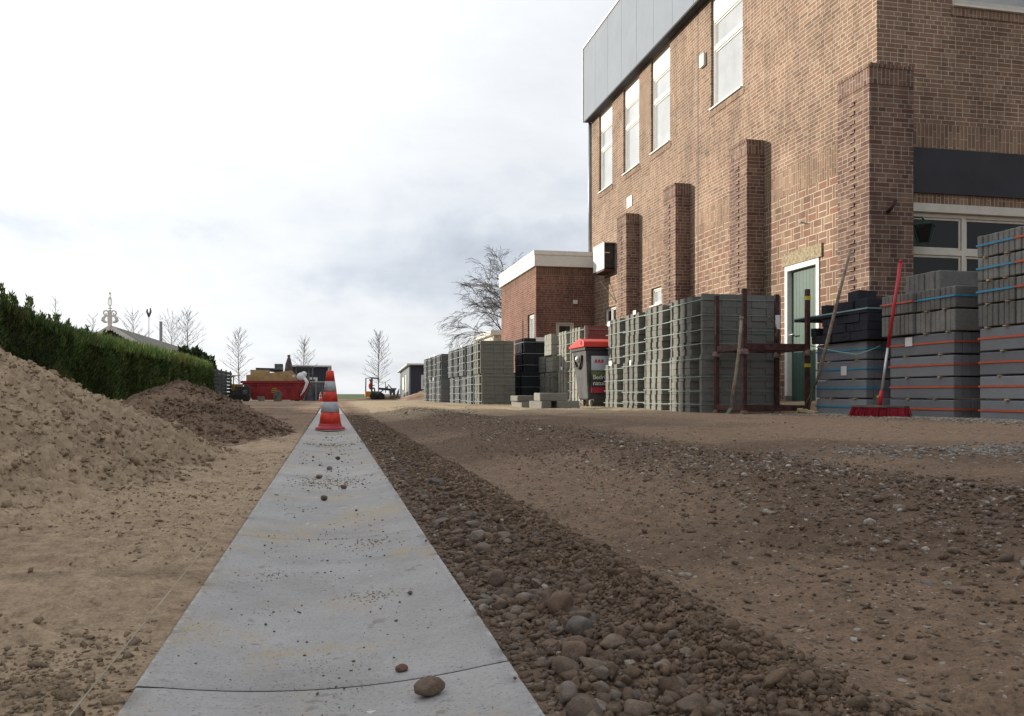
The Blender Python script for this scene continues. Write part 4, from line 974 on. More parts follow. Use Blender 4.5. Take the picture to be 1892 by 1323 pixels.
YB = [9.34, 10.36, 11.38, 12.38]
for k, y_ in enumerate(YB):
    for tier in range(2):
        paver_pack(4.355+0.038*k+(0.02 if tier else 0), y_+(0.03 if tier else 0), GY-0.01+tier*0.73, 1.04, 0.98, 9, 0.081, C_PAVE,
                   '%s pack of grey pavers, %s column in the long stack behind the rusty rack' % (('lower', 'upper')[tier], ORD[k]), 'grey paver packs in the long stack by the door',
                   tagp={(2, 0): (0.55, -0.05, 0.07, 0.08), (3, 0): (0.55, -0.02, 0.14, 0.08), (2, 1): (0.4, -0.02, 0.12, 0.06), (3, 1): (0.75, -0.09, 0.12, 0.08)}.get((k, tier)))
for k, y_ in enumerate((14.45, 15.4)):
    for tier in range(2):
        paver_pack(4.46, y_, GY-0.01+tier*0.74, 1.05, 0.93, 9, 0.082, C_PALE, '%s pack of pale and %s pavers, %s column behind the red lidded bin' % (('lower', 'upper')[tier], ('grey', 'reddish')[tier], ORD[k]),
                   'pale paver packs behind the bin', mf=C_RED if tier else C_PAVE, tagp=(0.5, -0.02, 0.12, 0.07) if (k, tier) == (1, 0) else None)
for k, y_ in enumerate((16.44, 17.02)):
    paver_pack(4.385, y_, GY-0.01, 0.75, 0.55, 9, 0.0765, C_PALE, 'low pale paver pack, %s of the pair right of the black packs' % ORD[k].replace('second nearest', 'farther').replace('nearest', 'nearer'), 'low pale paver packs', ncol=3, straps=3)
t = thing('block_stack', (4.6, 16.7, 0.75), 'unstrapped stack of pale grey blocks on top of the nearer low pack', 'block stack', )
mb = MB()
for k in range(7):
    for c_ in range(3):
        for r_ in range(2): mb.box(4.37+r_*0.25+(0.03 if k < 3 else 0), 16.46+c_*0.18, 0.755+k*0.11, 4.37+r_*0.25+0.24, 16.46+c_*0.18+0.175, 0.862+k*0.11, j=0.004)
mb.build('blocks', C_PALE, t)
t = thing('block_stack', (4.6, 17.3, 0.75), 'short unstrapped stack of darker grey blocks beside the taller pale blocks', 'block stack')
mb = MB()
for k in range(4):
    for c_ in range(3):
        for r_ in range(2): mb.box(4.39+r_*0.25, 17.04+c_*0.18, 0.755+k*0.085, 4.39+r_*0.25+0.24, 17.04+c_*0.18+0.175, 0.837+k*0.085, j=0.004)
mb.build('blocks', C_PAVE, t)
for tier in range(2):
    p = paver_pack(4.03+(0.03 if tier else 0), 17.65, GY-0.01+tier*0.73, 0.66, 0.95, 9, 0.081, C_BLACK, '%s of the two black paver packs' % ('lower', 'upper')[tier], 'black paver packs', ncol=5, straps=3)
    if tier: MB().box(4.34, 17.63, 1.44, 4.58, 17.636, 1.53).build('paper_label', M_PAPER, p)
for k in range(5):
    for tier in range(2):
        paver_pack(2.95+(0.03 if not tier else 0), 16.65+k*0.95, GY-0.01+tier*0.665, 0.69, 0.92, 8, 0.083, C_BLUE if k else C_PAVE,
                   '%s grey paver pack, %s column in the row left of the black packs' % (('lower', 'upper')[tier], ORD[k]), 'grey paver packs left of the black packs', mf=C_PAVE, tagp=(0.4, -0.02, 0.14, 0.07) if tier and k == 2 else None)
for k in range(4):
    for tier in range(2):
        paver_pack(2.83, 22.0+k*1.0, GY-0.03+tier*0.665, 0.9, 0.95, 8, 0.083, C_BLUE, '%s dark grey paver pack, %s column in the farthest row near the shed' % (('lower', 'upper')[tier], ORD[k]), 'dark grey paver packs in the farthest row', tagp=(0.4, -0.02, 0.14, 0.08) if k in (1, 2) else None)

# ------------------------------------------------------------------ kerbstone bundles
def bundle(x0, x1, y0, y1, z0, h, run, uw, m_, sm, label, group, spacer=True, j=0.0, strapz=0.55):
    t = thing('kerbstone_bundle', ((x0+x1)/2, (y0+y1)/2, z0), label, 'kerbstone bundle', group); mb = MB()
    a, b = (x0, x1) if run == 'y' else (y0, y1); n = max(1, round((b-a)/uw)); w_ = (b-a)/n
    for i in range(n):
        q = a+i*w_; g = 0.002; d1, d2 = random.uniform(0, 0.012), random.uniform(0, 0.012); dz = random.uniform(-0.003, 0)
        if run == 'y': mb.box(q+g, y0+d1, z0+0.006, q+w_-g, y1-d2, z0+h-0.006+dz)
        else: mb.box(x0+d1, q+g, z0+0.006, x1-d2, q+w_-g, z0+h-0.006+dz)
    mb.build('kerbstones', m_, t, bevel=0.006, seg=1)
    if sm: strap(t, x0-0.002, x1, y0-0.002, y1, z0+h*strapz, sm, h=0.016, t=0.003)
    if spacer:
        for q in (0.22, 0.72):
            y_ = y0+(y1-y0)*(q+random.uniform(-.06, .06)); MB().box(x0-0.015, y_-0.014, z0-0.006, x0+0.2, y_+0.014, z0+0.005, j=0.003).build('spacer', M_PALEW, t)
    return t
LV = ['bottom', 'second', 'third', 'fourth']
for nm, (y0, y1), sm, wh in (('A', (7.68, 8.60), M_SBLUE, 'stack by the green door'), ('B', (6.44, 7.32), M_SORG, 'stack behind red broom'), ('C', (5.15, 6.15), M_SORG, 'stack at right edge')):
    x1 = 6.35
    for k in range(4):
        h = 0.2025
        bundle(5.40+random.uniform(-0.004, 0.004), x1, y0, y1, GY-0.01+k*h, h, 'y', 0.095, C_KERB, sm, 'smooth kerbstone bundle, %s strap, %s from the ground, %s' % ('blue' if sm is M_SBLUE else 'orange', LV[k], wh), 'smooth kerbstone bundles by the building', spacer=k > 0)
o = MB().box(5.396, 8.02, 0.50, 5.398, 8.12, 0.60).build('paper_label', M_PAPER, [q for q in bpy.data.objects if q.get('label', '').startswith('smooth kerbstone bundle, blue strap, third')][0])
o = MB().box(5.394, 6.98, 0.755, 5.3965, 7.08, 0.84).build('paper_label', M_PAPER, [q for q in bpy.data.objects if q.get('label', '').startswith('smooth kerbstone bundle, orange strap, fourth') and 'broom' in q['label']][0])
zb_ = GY-0.01+4*0.2025
for k in range(2):
    bundle(5.40, 6.35, 6.43, 6.94, zb_+k*0.205, 0.205, 'x', 0.062, C_KERBW, M_SBLUE if k else None, 'ribbed weathered kerb bundle, right half of %s ribbed layer behind red broom' % ('lower', 'upper')[k], 'ribbed kerb bundles behind the red broom')
    bundle(5.36, 6.35, 6.945, 7.40, zb_+k*0.205, 0.205, 'x', 0.055, C_KERBW, M_SORG if k else None, 'ribbed weathered kerb bundle, left half of %s ribbed layer behind red broom' % ('lower', 'upper')[k], 'ribbed kerb bundles behind the red broom', spacer=False)
bundle(5.52, 6.05, 6.77, 7.26, zb_+2*0.205, 0.19, 'x', 0.075, C_KERBW, None, 'loose short row of kerbstones topmost behind the red broom, without strap', 'ribbed kerb bundles behind the red broom', spacer=False)
for k in range(4):
    bundle(5.385, 6.35, 5.755, 6.155, zb_+k*0.197, 0.197, 'x', 0.058, C_KERBW, M_SBLUE if k else None, 'ribbed kerb bundle in the tall right stack, %s ribbed layer, left half' % LV[k], 'ribbed kerb bundles in the tall right stack')
    bundle(5.385, 6.35, 5.20, 5.75, zb_+k*0.197, 0.197, 'x', 0.058, C_KERBW, M_SORG if k else None, 'ribbed kerb bundle in the tall right stack, %s ribbed layer, right half' % LV[k], 'ribbed kerb bundles in the tall right stack', spacer=False)
# dark blocks piled on stack A
t = thing('dark_block_pack', (5.8, 8.2, zb_), 'pack of small anthracite blocks under a dark board on the blue strapped stack', 'block pack')
mb = MB(); rr = random.Random(4)
for k in range(3):
    y_ = 7.60
    while y_ < 8.62:
        w_ = rr.choice((0.1, 0.14, 0.2)); 
        if not (k >= 1 and 8.42 < y_+w_/2 < 8.6): mb.box(5.36+rr.uniform(-0.01, 0.01), y_+0.002, zb_+0.004+k*0.092, 5.56, y_+w_-0.002, zb_+0.092+k*0.092, j=0.003)
        y_ += w_
    mb.box(5.57, 7.62+0.01*k, zb_+0.004+k*0.092, 6.3, 8.6, zb_+0.092+k*0.092, j=0.003)
mb.build('blocks', C_BLACK, t, bevel=0.003, seg=1)
MB().box(5.35, 7.60, zb_+0.282, 6.3, 8.98, zb_+0.325, j=0.004).build('cover_board', C_BLACK, t)
strap(t, 5.345, 6.3, 7.595, 8.985, zb_+0.318, M_TEAL, h=0.014)
MB().tube([(5.345, 8.62, zb_-0.01), (5.34, 8.35, zb_-0.06), (5.335, 8.05, zb_-0.11), (5.335, 7.75, zb_-0.15), (5.345, 7.62, zb_-0.13), (5.5, 7.60, zb_-0.07)], 0.006, 6).build('loose_strap', M_TEAL, t, smooth=True)
for i, (a, b, c_, w_, lb) in enumerate(((5.40, 7.66, 0.0, 0.22, 'anthracite block at the near end of the dark board'), (5.40, 7.92, 0.0, 0.20, 'anthracite block second from the near end of the dark board'), (5.42, 8.14, 0.0, 0.10, 'half anthracite block in the middle of the dark board'),
                                        (5.42, 8.42, 0.0, 0.12, 'lone anthracite block near the far end of the dark board'), (5.46, 7.90, 0.107, 0.20, 'anthracite block lying on top of the other loose blocks'))):
    o = MB().box(a, b, zb_+0.328+c_, a+0.22, b+w_, zb_+0.328+c_+0.104, j=0.005).build('loose_block', C_BLACK, bevel=0.004, seg=1); tag(o, lb, 'block', 'loose anthracite blocks on the dark board')
# loose kerb blocks lying before the packs
LB = [(3.26, 11.90, 0.0, 0.34, 0.42, 0.115, 'dark weathered concrete block on the ground nearest the bin'), (2.98, 11.85, 0.0, 0.15, 0.62, 0.11, 'pale concrete block on the ground under the upper long block'),
      (3.02, 11.95, 0.112, 0.42, 0.50, 0.12, 'long concrete block laid across two ground blocks'), (2.88, 12.75, 0.0, 0.13, 0.50, 0.10, 'leftmost pale concrete block on the ground'),
      (3.06, 12.85, 0.0, 0.14, 0.4, 0.10, 'short pale concrete block right of the leftmost one'), (2.84, 12.80, 0.102, 0.32, 0.42, 0.09, 'flat concrete block resting on the two leftmost blocks')]
for a, b, c_, w_, l_, h_, lb in LB:
    z_ = gz(a+w_/2, b+l_/2)-0.005+c_
    o = MB().box(-w_/2, -l_/2, 0, w_/2, l_/2, h_, j=0.004).build('concrete_block', C_BLOCK, bevel=0.008, seg=1); o.location = (a+w_/2, b+l_/2, z_); o.rotation_euler = (0, 0, random.uniform(-0.12, 0.12)); tag(o, lb, 'concrete block', 'loose concrete blocks before the packs')

# ------------------------------------------------------------------ rusty stillage racks (two, stacked)
PX = [(4.48, 9.22), (4.51, 8.60), (5.29, 8.60), (5.26, 9.22)]
def rack(z0, z1, label, low):
    t = thing('steel_rack', (4.88, 8.9, z0), label, 'steel rack', 'rusty steel post racks')
    for i, (a, b) in enumerate(PX):
        r_ = 0.024
        p = MB().box(a-r_, b-r_, z0+0.03, a+r_, b+r_, z1+(0.0 if low else 0.012*i)).build('post', M_RUST, t, bevel=0.004)
        MB().lathe([(0.058, 0.0), (0.056, 0.012), (0.042, 0.05), (0.026, 0.06)], (a, b, z0), 12).build('foot_cup', M_RUST2, t, smooth=False)
        if not low:
            MB().tube([(a-r_-0.006, b-r_-0.006, z0+0.25), (a-r_-0.006, b-r_-0.006, z1-0.1 if i == 0 else z0+0.29)], 0.007, 6).build('latch_rod', M_RUST2, p)
        if i == 2: MB().box(a-r_-0.002, b-r_-0.002, (z1-0.10 if not low else z1-0.13), a+r_+0.002, b+r_+0.002, (z1-0.055 if not low else z1-0.09)).build('tape', M_YEL, p)
    mb = MB(); zr = z0+0.085
    for i in range(4):
        a, b = PX[i], PX[(i+1) % 4]; mb.bar((*a, zr), (*b, zr), 0.035, 0.062 if low else 0.075)
    for q in (0.3, 0.7): mb.bar((PX[0][0]*(1-q)+PX[3][0]*q, 9.2, zr), (PX[1][0]*(1-q)+PX[2][0]*q, 8.62, zr), 0.05, 0.05)
    mb.build('base_frame', M_RUST, t, bevel=0.003)
    return t
zr0 = 0.055
rk = rack(zr0, zr0+0.68, 'lower rusty red post rack on the ground before the grey paver packs', True)
rk2 = rack(zr0+0.69, 1.465, 'upper rusty red post rack with taped posts, stacked on the other', False)
MB().box(PX[3][0]-0.032, 9.19, 1.08, PX[3][0]+0.03, 9.193, 1.25).build('paper_label', M_PAPER, rk2)
MB().tube([(5.10, 9.12, 1.22), (5.18, 9.14, 1.16), (5.23, 9.16, 1.05), (5.235, 9.17, 0.92)], 0.010, 6).build('bent_rod', M_RUST2, rk2, smooth=True)

# ------------------------------------------------------------------ shovel, brooms
def at(u, v, d): X_, Y_ = ray(u, d); return Vector((X_, Y_, zv(v, d)))
sh = thing('long_handled_scraper', at(1345, 767, 9.25), 'wooden handled tool with cranked foot leaning on the rusty rack', 'hand tool')
MB().tube([at(1370, 588, 9.28), at(1366, 640, 9.27), at(1360, 690, 9.26), at(1353, 735, 9.25)], [0.016, 0.017, 0.018, 0.021], 10).tube([at(1370, 585, 9.28), at(1370, 590, 9.28)], 0.022, 10).build('shaft', M_WOOD, sh, smooth=True)
MB().tube([at(1353, 733, 9.25), at(1354, 748, 9.25), at(1351, 755, 9.24)], [0.022, 0.022, 0.018], 10).build('socket', M_MUDDY, sh, smooth=True)
a_, b_ = at(1352, 752, 9.24), at(1342, 768, 9.2); MB().bar(a_, b_, 0.05, 0.012).build('blade', M_MUDDY, sh, bevel=0.003)
# wooden broom
b1 = thing('push_broom', at(1492, 768, 9.25), 'yard broom with long wooden pole and pale straw head leaning by the door', 'broom', 'brooms leaning on the stacks')
T, Bm = at(1572, 460, 8.85), at(1512, 696, 9.1)
MB().tube([T, T.lerp(Bm, 0.35)+Vector((0, 0, 0.01)), T.lerp(Bm, 0.7)-Vector((0, 0, 0.01)), Bm], [0.014, 0.017, 0.019, 0.019], 10).build('pole', M_WOOD, b1, smooth=True)
Hc = at(1491, 764, 9.25)
MB().tube([Bm, at(1504, 715, 9.15), at(1500, 735, 9.2), at(1494, 757, 9.25)], [0.017, 0.012, 0.009, 0.009], 8).tube([at(1503, 718, 9.15), at(1484, 756, 9.3)], 0.006, 6).build('brace', M_MUDDY, b1, smooth=True)
hd = MB(); c0, c1 = at(1477, 757, 9.38), at(1510, 763, 9.15)
hd.bar(c0, c1, 0.075, 0.035); hd.build('head', M_PALEW, b1, bevel=0.005)
br = MB(); rr = random.Random(2)
for i in range(150):
    q = c0.lerp(c1, rr.random())+Vector((rr.uniform(-0.03, 0.03), rr.uniform(-0.03, 0.03), -0.01)); e_ = q+Vector((rr.uniform(-0.035, 0.02), rr.uniform(-0.03, 0.03), -0.055)); br.tube([q, e_], [0.004, 0.003], 4)
br.build('bristles', M_BRIST, b1)
# red broom
Hx, Hy = 5.08, 7.03; gzr = gz(Hx, Hy)
b2 = thing('push_broom', (Hx, Hy, gzr), 'red push broom with red and silver pole leaning on the grey kerbstones', 'broom', 'brooms leaning on the stacks')
T = at(1664, 484, 8.02); Bp = Vector((Hx, Hy, gzr+0.115)); M1 = Bp.lerp(T, 0.40)
MB().tube([M1, M1.lerp(T, 0.5), T], [0.0155, 0.0155, 0.0155], 12).tube([T, T+(T-M1).normalized()*0.02], [0.019, 0.012], 12).build('upper_pole', M_REDP, b2, smooth=True)
MB().tube([Bp+(T-Bp)*0.09, M1], 0.0125, 12).build('lower_pole', M_SILV, b2, smooth=True)
MB().tube([Bp-Vector((0, 0, 0.02)), Bp+(T-Bp)*0.05, Bp+(T-Bp)*0.10], [0.018, 0.022, 0.016], 12).build('socket', M_REDP, b2, smooth=True)
MB().box(Hx-0.022, Hy-0.014, gzr+0.185, Hx-0.02+0.005, Hy+0.012, gzr+0.205).build('sticker', M_YEL, b2)
dv = Vector((0.30, -0.95, 0)).normalized()*0.29; c0, c1 = Vector((Hx, Hy, gzr+0.10))-dv, Vector((Hx, Hy, gzr+0.10))+dv
MB().bar(c0, c1, 0.065, 0.022).build('head', M_MUDDY, b2, bevel=0.005)
br = MB()
for i in range(420):
    f_ = rr.random(); nx_ = Vector((dv.y, -dv.x, 0)).normalized(); s_ = rr.uniform(-1, 1)
    q = c0.lerp(c1, f_)+nx_*s_*0.028-Vector((0, 0, 0.008)); e_ = c0.lerp(c1, 0.5+(f_-0.5)*1.07)+nx_*(s_*0.055)-Vector((0, 0, 0.098)); br.tube([q, e_], [0.005, 0.004], 4)
br.build('bristles', M_REDB, b2)

# ------------------------------------------------------------------ wheeled waste container
bx0, bx1, by0, by1 = 4.17, 5.34, 13.47, 14.28; bz = gz(4.3, 13.4)
bn_ = thing('waste_container', ((bx0+bx1)/2, (by0+by1)/2, bz), 'grey wheeled waste container with bright red lid and picture poster', 'waste container')
mb = MB(); zl, zt = bz+0.12, bz+1.0; ti = 0.055
lowp = [(bx0+ti, by0+0.04), (bx1-ti, by0+0.04), (bx1-ti, by1-0.22), (bx0+ti, by1-0.22)]; topp = [(bx0, by0), (bx1, by0), (bx1, by1), (bx0, by1)]
mb.add([(*q, zl) for q in lowp]+[(*q, zt) for q in topp], [(3, 2, 1, 0), (4, 5, 6, 7), (0, 1, 5, 4), (1, 2, 6, 5), (2, 3, 7, 6), (3, 0, 4, 7)])
mb.build('body', M_BIN, bn_, bevel=0.03, seg=3)
MB().box(bx0-0.02, by0-0.02, zt-0.05, bx1+0.02, by1+0.02, zt+0.005).build('rim', M_BLACK, bn_, bevel=0.012)
prof = [(by0-0.04, zt+0.01), (by0-0.04, zt+0.10), (by0+0.18, zt+0.155), (by0+0.28, zt+0.155), (by1+0.04, zt+0.05), (by1+0.06, zt+0.01)]
MB().prism(prof, 'x', bx0-0.045, bx1+0.045).build('lid', M_LID, bn_, bevel=0.012, seg=2)
MB().box(bx0-0.05, by0+0.06, zt+0.05, bx0-0.03, by0+0.14, zt+0.11).build('lid_hinge', M_RUST, bn_)
tr = MB(); n_ = 20; pr = [(0.012, 0), (0.075, 0.02), (0.085, 0.03), (0.05, 0.05)]
tv = MB(); tv.lathe([(0.0001, 0.075), (0.045, 0.06), (0.06, 0.03), (0.065, 0.0)], n=20)
tv.v = [(bx0+0.02-q[2], by0+0.42+q[0], zt-0.18+q[1]) for q in tv.v]; tv.build('trunnion', M_SILV, bn_, smooth=True)
rb = MB()
for k in range(12):
    t0, t1 = math.pi*(1.0+k/12), math.pi*(1.0+(k+1)/12); rb.bar((bx0-0.01, by0+0.40+0.20*math.cos(t0), zt-0.12+0.22*math.sin(t0)), (bx0-0.01, by0+0.40+0.20*math.cos(t1), zt-0.12+0.22*math.sin(t1)), 0.03, 0.03)
rb.build('guard_rib', M_BLACK, bn_)
for a, b in ((bx0+0.13, by0+0.08), (bx0+0.13, by1-0.30), (bx1-0.13, by0+0.08), (bx1-0.13, by1-0.30)):
    c_ = MB().box(a-0.03, b-0.035, bz+0.10, a+0.03, b+0.035, bz+0.19).box(a-0.032, b-0.02, bz+0.05, a-0.026, b+0.02, bz+0.12).build('caster', M_SILV, bn_)
    wv = MB().lathe([(0.075, -0.018), (0.08, -0.012), (0.08, 0.012), (0.075, 0.018)], n=20); wv.v = [(a+q[2], b+0.03+q[0], bz+0.078+q[1]) for q in wv.v]; wv.build('wheel', M_MUDDY, c_)
py = by0+0.012
def poster_fn(t, b, p):
    x, y, z = t.sep(p)
    zz = t.m('DIVIDE', t.m('SUBTRACT', z, zt-0.66), 0.53)
    edge_ = t.m('ADD', zz, t.m('MULTIPLY', t.noise(p, 30, 3), 0.04))
    c = t.ramp(edge_, [(0.0, (0.03, 0.03, 0.03)), (0.33, (0.03, 0.035, 0.02)), (0.42, (0.10, 0.16, 0.03)), (0.49, (0.12, 0.19, 0.04)), (0.53, (0.02, 0.03, 0.02)), (0.56, (0.45, 0.50, 0.60)), (1.0, (0.62, 0.66, 0.72))])
    t.l.new(c, b.inputs['Base Color'])
M_POST = mat('poster_print', rough=0.4, fn=poster_fn)
pst = MB().box(bx0+0.10, py-0.022, zt-0.66, bx1-0.14, py-0.010, zt-0.14).build('poster', M_POST, bn_)
MB().box(bx0+0.10, py-0.024, zt-0.76, bx1-0.14, py-0.010, zt-0.665).build('red_stripe', mat('poster_red', (0.36, 0.02, 0.05), 0.4), pst)
def text(s, size, loc, m_, parent, rot=(R(90), 0, 0), name='lettering', ext=0.001):
    cu = bpy.data.curves.new(name, 'FONT'); cu.body = s; cu.size = size; cu.extrude = ext; cu.space_character = 0.95
    tmp = bpy.data.objects.new('tmp', cu); COL.objects.link(tmp)
    me = bpy.data.meshes.new_from_object(tmp); bpy.data.objects.remove(tmp); me.materials.clear(); me.materials.append(m_)
    o = bpy.data.objects.new(name, me); COL.objects.link(o); o.parent = parent
    off = wloc(parent) if parent else Vector((0, 0, 0)); o.location = Vector(loc)-off; o.rotation_euler = rot; return o
text('Bedrijfsafval', 0.105, (bx0+0.125, py-0.0235, zt-0.53), M_PAPER, pst); text('natuurlijk', 0.105, (bx0+0.125, py-0.0235, zt-0.63), M_PAPER, pst)
lm = MB()
for i in range(3):
    q = bx0+0.15+i*0.055; lm.prism([(q, zt-0.26), (q+0.02, zt-0.20), (q+0.05, zt-0.20), (q+0.05, zt-0.26), (q+0.035, zt-0.26), (q+0.03, zt-0.225), (q+0.02, zt-0.26)], 'y', py-0.025, py-0.0225)
lm.build('logo', mat('logo_red', (0.5, 0.02, 0.07), 0.4), pst)

# ------------------------------------------------------------------ hedge
def foliage(xs, ys, zs, nx, ny, nz, ln, wd, tint):
    # one slim two-triangle spray per point, growing along (nx,ny,nz)
    n = len(xs); D = np.stack([nx, ny, nz], 1); D /= np.linalg.norm(D, axis=1, keepdims=True)
    A = RNG.normal(size=(n, 3)); S = np.cross(D, A); S /= np.linalg.norm(S, axis=1, keepdims=True)+1e-9
    P0 = np.stack([xs, ys, zs], 1); L = ln[:, None]; Wd = wd[:, None]
    V = np.stack([P0, P0+D*L*0.45+S*Wd, P0+D*L, P0+D*L*0.45-S*Wd], 1).reshape(-1, 3)
    Q = (np.arange(n)*4)[:, None]+np.array([[0, 1, 2, 3]])
    return V, Q, np.repeat(tint, 4, 0)
HX = -5.45; HY0, HY1 = 11.5, 45.5
def hx(y): return HX-0.5*(y-13)/32
def htop(y): return 1.82-0.15*ss(14.5, 21, y)+0.07*fbm(y, y*0, 0.8, 3, 5)+0.42*np.exp(-((y-12.5)/3.6)**2)
hg = thing('conifer_hedge', (HX-0.5, 25, 0), 'long dark green conifer hedge on the left behind the sand heap', 'hedge')
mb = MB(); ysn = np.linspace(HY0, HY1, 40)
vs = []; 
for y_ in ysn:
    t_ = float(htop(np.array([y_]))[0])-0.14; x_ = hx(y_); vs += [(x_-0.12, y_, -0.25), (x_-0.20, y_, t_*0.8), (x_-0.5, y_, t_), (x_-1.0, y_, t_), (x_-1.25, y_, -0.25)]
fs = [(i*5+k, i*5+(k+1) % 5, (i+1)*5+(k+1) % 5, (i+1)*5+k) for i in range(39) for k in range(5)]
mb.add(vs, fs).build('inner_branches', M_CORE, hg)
parts = []
def hedge_pts(n, face):
    w_ = RNG.random(n); ys = HY0+(HY1-HY0)*(w_**1.35); t_ = htop(ys); bulge = 0.14*fbm(ys, RNG.random(n)*0+0, 1.15, 2, 6)
    if face == 'side':
        zs = -0.25+(t_+0.22)*RNG.random(n); clump = fbm(ys, zs, 1.4, 3, 61)
        xs = hx(ys)+bulge+0.16*clump-0.10*(zs/t_)**2+RNG.uniform(-0.10, 0.02, n)
        nx, ny, nz = RNG.normal(0.35, 0.30, n), RNG.normal(0, 0.35, n), RNG.normal(0.9, 0.3, n)
        tv_ = 0.55+0.75*ss(-0.25, 0.3, clump)+1.3*ss(0.80, 1.0, zs/t_)*ss(18, 25, ys)  # last term paints the sunlit upper edge of the far hedge into the tint
    else:
        xs = hx(ys)-RNG.uniform(0.0, 1.1, n); zs = t_-0.06+RNG.normal(0, 0.04, n)-0.12*(np.abs(xs-hx(ys)+0.55)/0.55)**3
        nx, ny, nz = RNG.normal(0, 0.28, n), RNG.normal(0, 0.28, n), RNG.normal(1, 0.1, n); tv_ = RNG.uniform(0.7, 1.2, n)+1.5*ss(18, 26, ys)  # far hedge top brightened in the tint to look sunlit
    br_ = ss(0.12, 0.30, fbm(ys, zs*1.5, 0.9, 4, 88))
    col = np.stack([tv_*RNG.uniform(0.8, 1.3, n)*(1+0.12*ss(20, 28, ys)*(tv_ > 1.2))*(1+0.3*br_), tv_*(1-0.08*br_), tv_*RNG.uniform(0.7, 1.1, n)], 1)  # includes slight warmth for the painted sunlight at the far end
    return xs, ys, zs, nx, ny, nz, col
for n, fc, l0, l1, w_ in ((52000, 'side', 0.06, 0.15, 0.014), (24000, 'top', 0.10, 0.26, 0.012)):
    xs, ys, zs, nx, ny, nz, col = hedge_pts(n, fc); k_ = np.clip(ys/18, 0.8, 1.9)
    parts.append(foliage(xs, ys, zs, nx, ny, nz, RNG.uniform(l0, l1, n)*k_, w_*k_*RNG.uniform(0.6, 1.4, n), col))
n = 9000; xs, ys, zs, nx, ny, nz, col = hedge_pts(n, 'top'); ys = HY0+12.0*RNG.random(n)**1.3; zs = htop(ys)-0.05       # long uncut shoots at the near end
sprout = np.floor(ys*7)+0.5; hl = (0.12+0.42*vn(sprout*3.3, sprout*0, 7)**2)*(1-0.6*ss(16, 23, ys))
xs = hx(ys)-0.10-0.55*vn(sprout*5.1, sprout*0, 8)+RNG.normal(0, 0.02, n); ys = sprout/7+RNG.normal(0, 0.025, n); zs = zs+hl*RNG.random(n)*1.5
parts.append(foliage(xs, ys, zs, RNG.normal(0, 0.4, n), RNG.normal(0, 0.4, n), RNG.normal(1, 0.2, n), RNG.uniform(0.06, 0.13, n), np.full(n, 0.015), col))
v, f, c = join(parts); npmesh('foliage', v-np.array(wloc(hg)), f, M_HEDGE, c, smooth=False, parent=hg)
# slatted end fence
fn_ = thing('slatted_fence', (-6.0, 50, -0.2), 'dark slatted fence continuing beyond the end of the hedge', 'fence')
mb = MB(); 
for k in range(9): mb.box(-6.03, 45.7, -0.15+k*0.20, -5.97, 54.4, -0.15+k*0.20+0.165)
mb.build('slats', M_FENCE, fn_)
for k in range(5): MB().box(-6.10, 45.6+k*2.2, -0.3, -6.031, 45.7+k*2.2, 1.72).build('post', M_FENCE, fn_)
# evergreen bush beyond the hedge
def bush(cx, cy, cz, rx, rz_, n, label, dark=0.6):
    t = thing('evergreen_shrub', (cx, cy, -0.2), label, 'shrub')
    MB().tube([(cx, cy, -0.2), (cx, cy, cz)], 0.08, 6).build('trunk', M_BARK, t)
    d = RNG.normal(size=(n, 3)); d /= np.linalg.norm(d, axis=1, keepdims=True); r_ = RNG.random(n)**0.4; lob = 1+0.35*fbm(d[:, 0]*3+cx, d[:, 2]*3+d[:, 1]*2, 1.2, 3, 9)*2
    p_ = d*(r_*lob)[:, None]*np.array([rx, rx, rz_])+np.array([cx, cy, cz]); tv_ = dark*(0.5+0.8*ss(0.5, 1, r_*(0.6+0.4*d[:, 2])))[:, None]*np.ones((1, 3))
    v, f, c = foliage(p_[:, 0], p_[:, 1], p_[:, 2], d[:, 0]+RNG.normal(0, .4, n), d[:, 1]+RNG.normal(0, .4, n), d[:, 2]+0.3+RNG.normal(0, .4, n), np.full(n, 0.35), np.full(n, 0.10), tv_)
    npmesh('foliage', v-np.array(wloc(t)), f, M_HEDGE, c, smooth=False, parent=t)
X_, Y_ = ray(352, 56); bush(X_, Y_, 1.95, 1.15, 1.35, 2600, 'dark evergreen shrub behind the far part of the hedge')
X_, Y_ = ray(376, 53); bush(X_, Y_, 1.35, 0.7, 1.1, 1500, 'smaller evergreen shrub at the far end of the hedge')

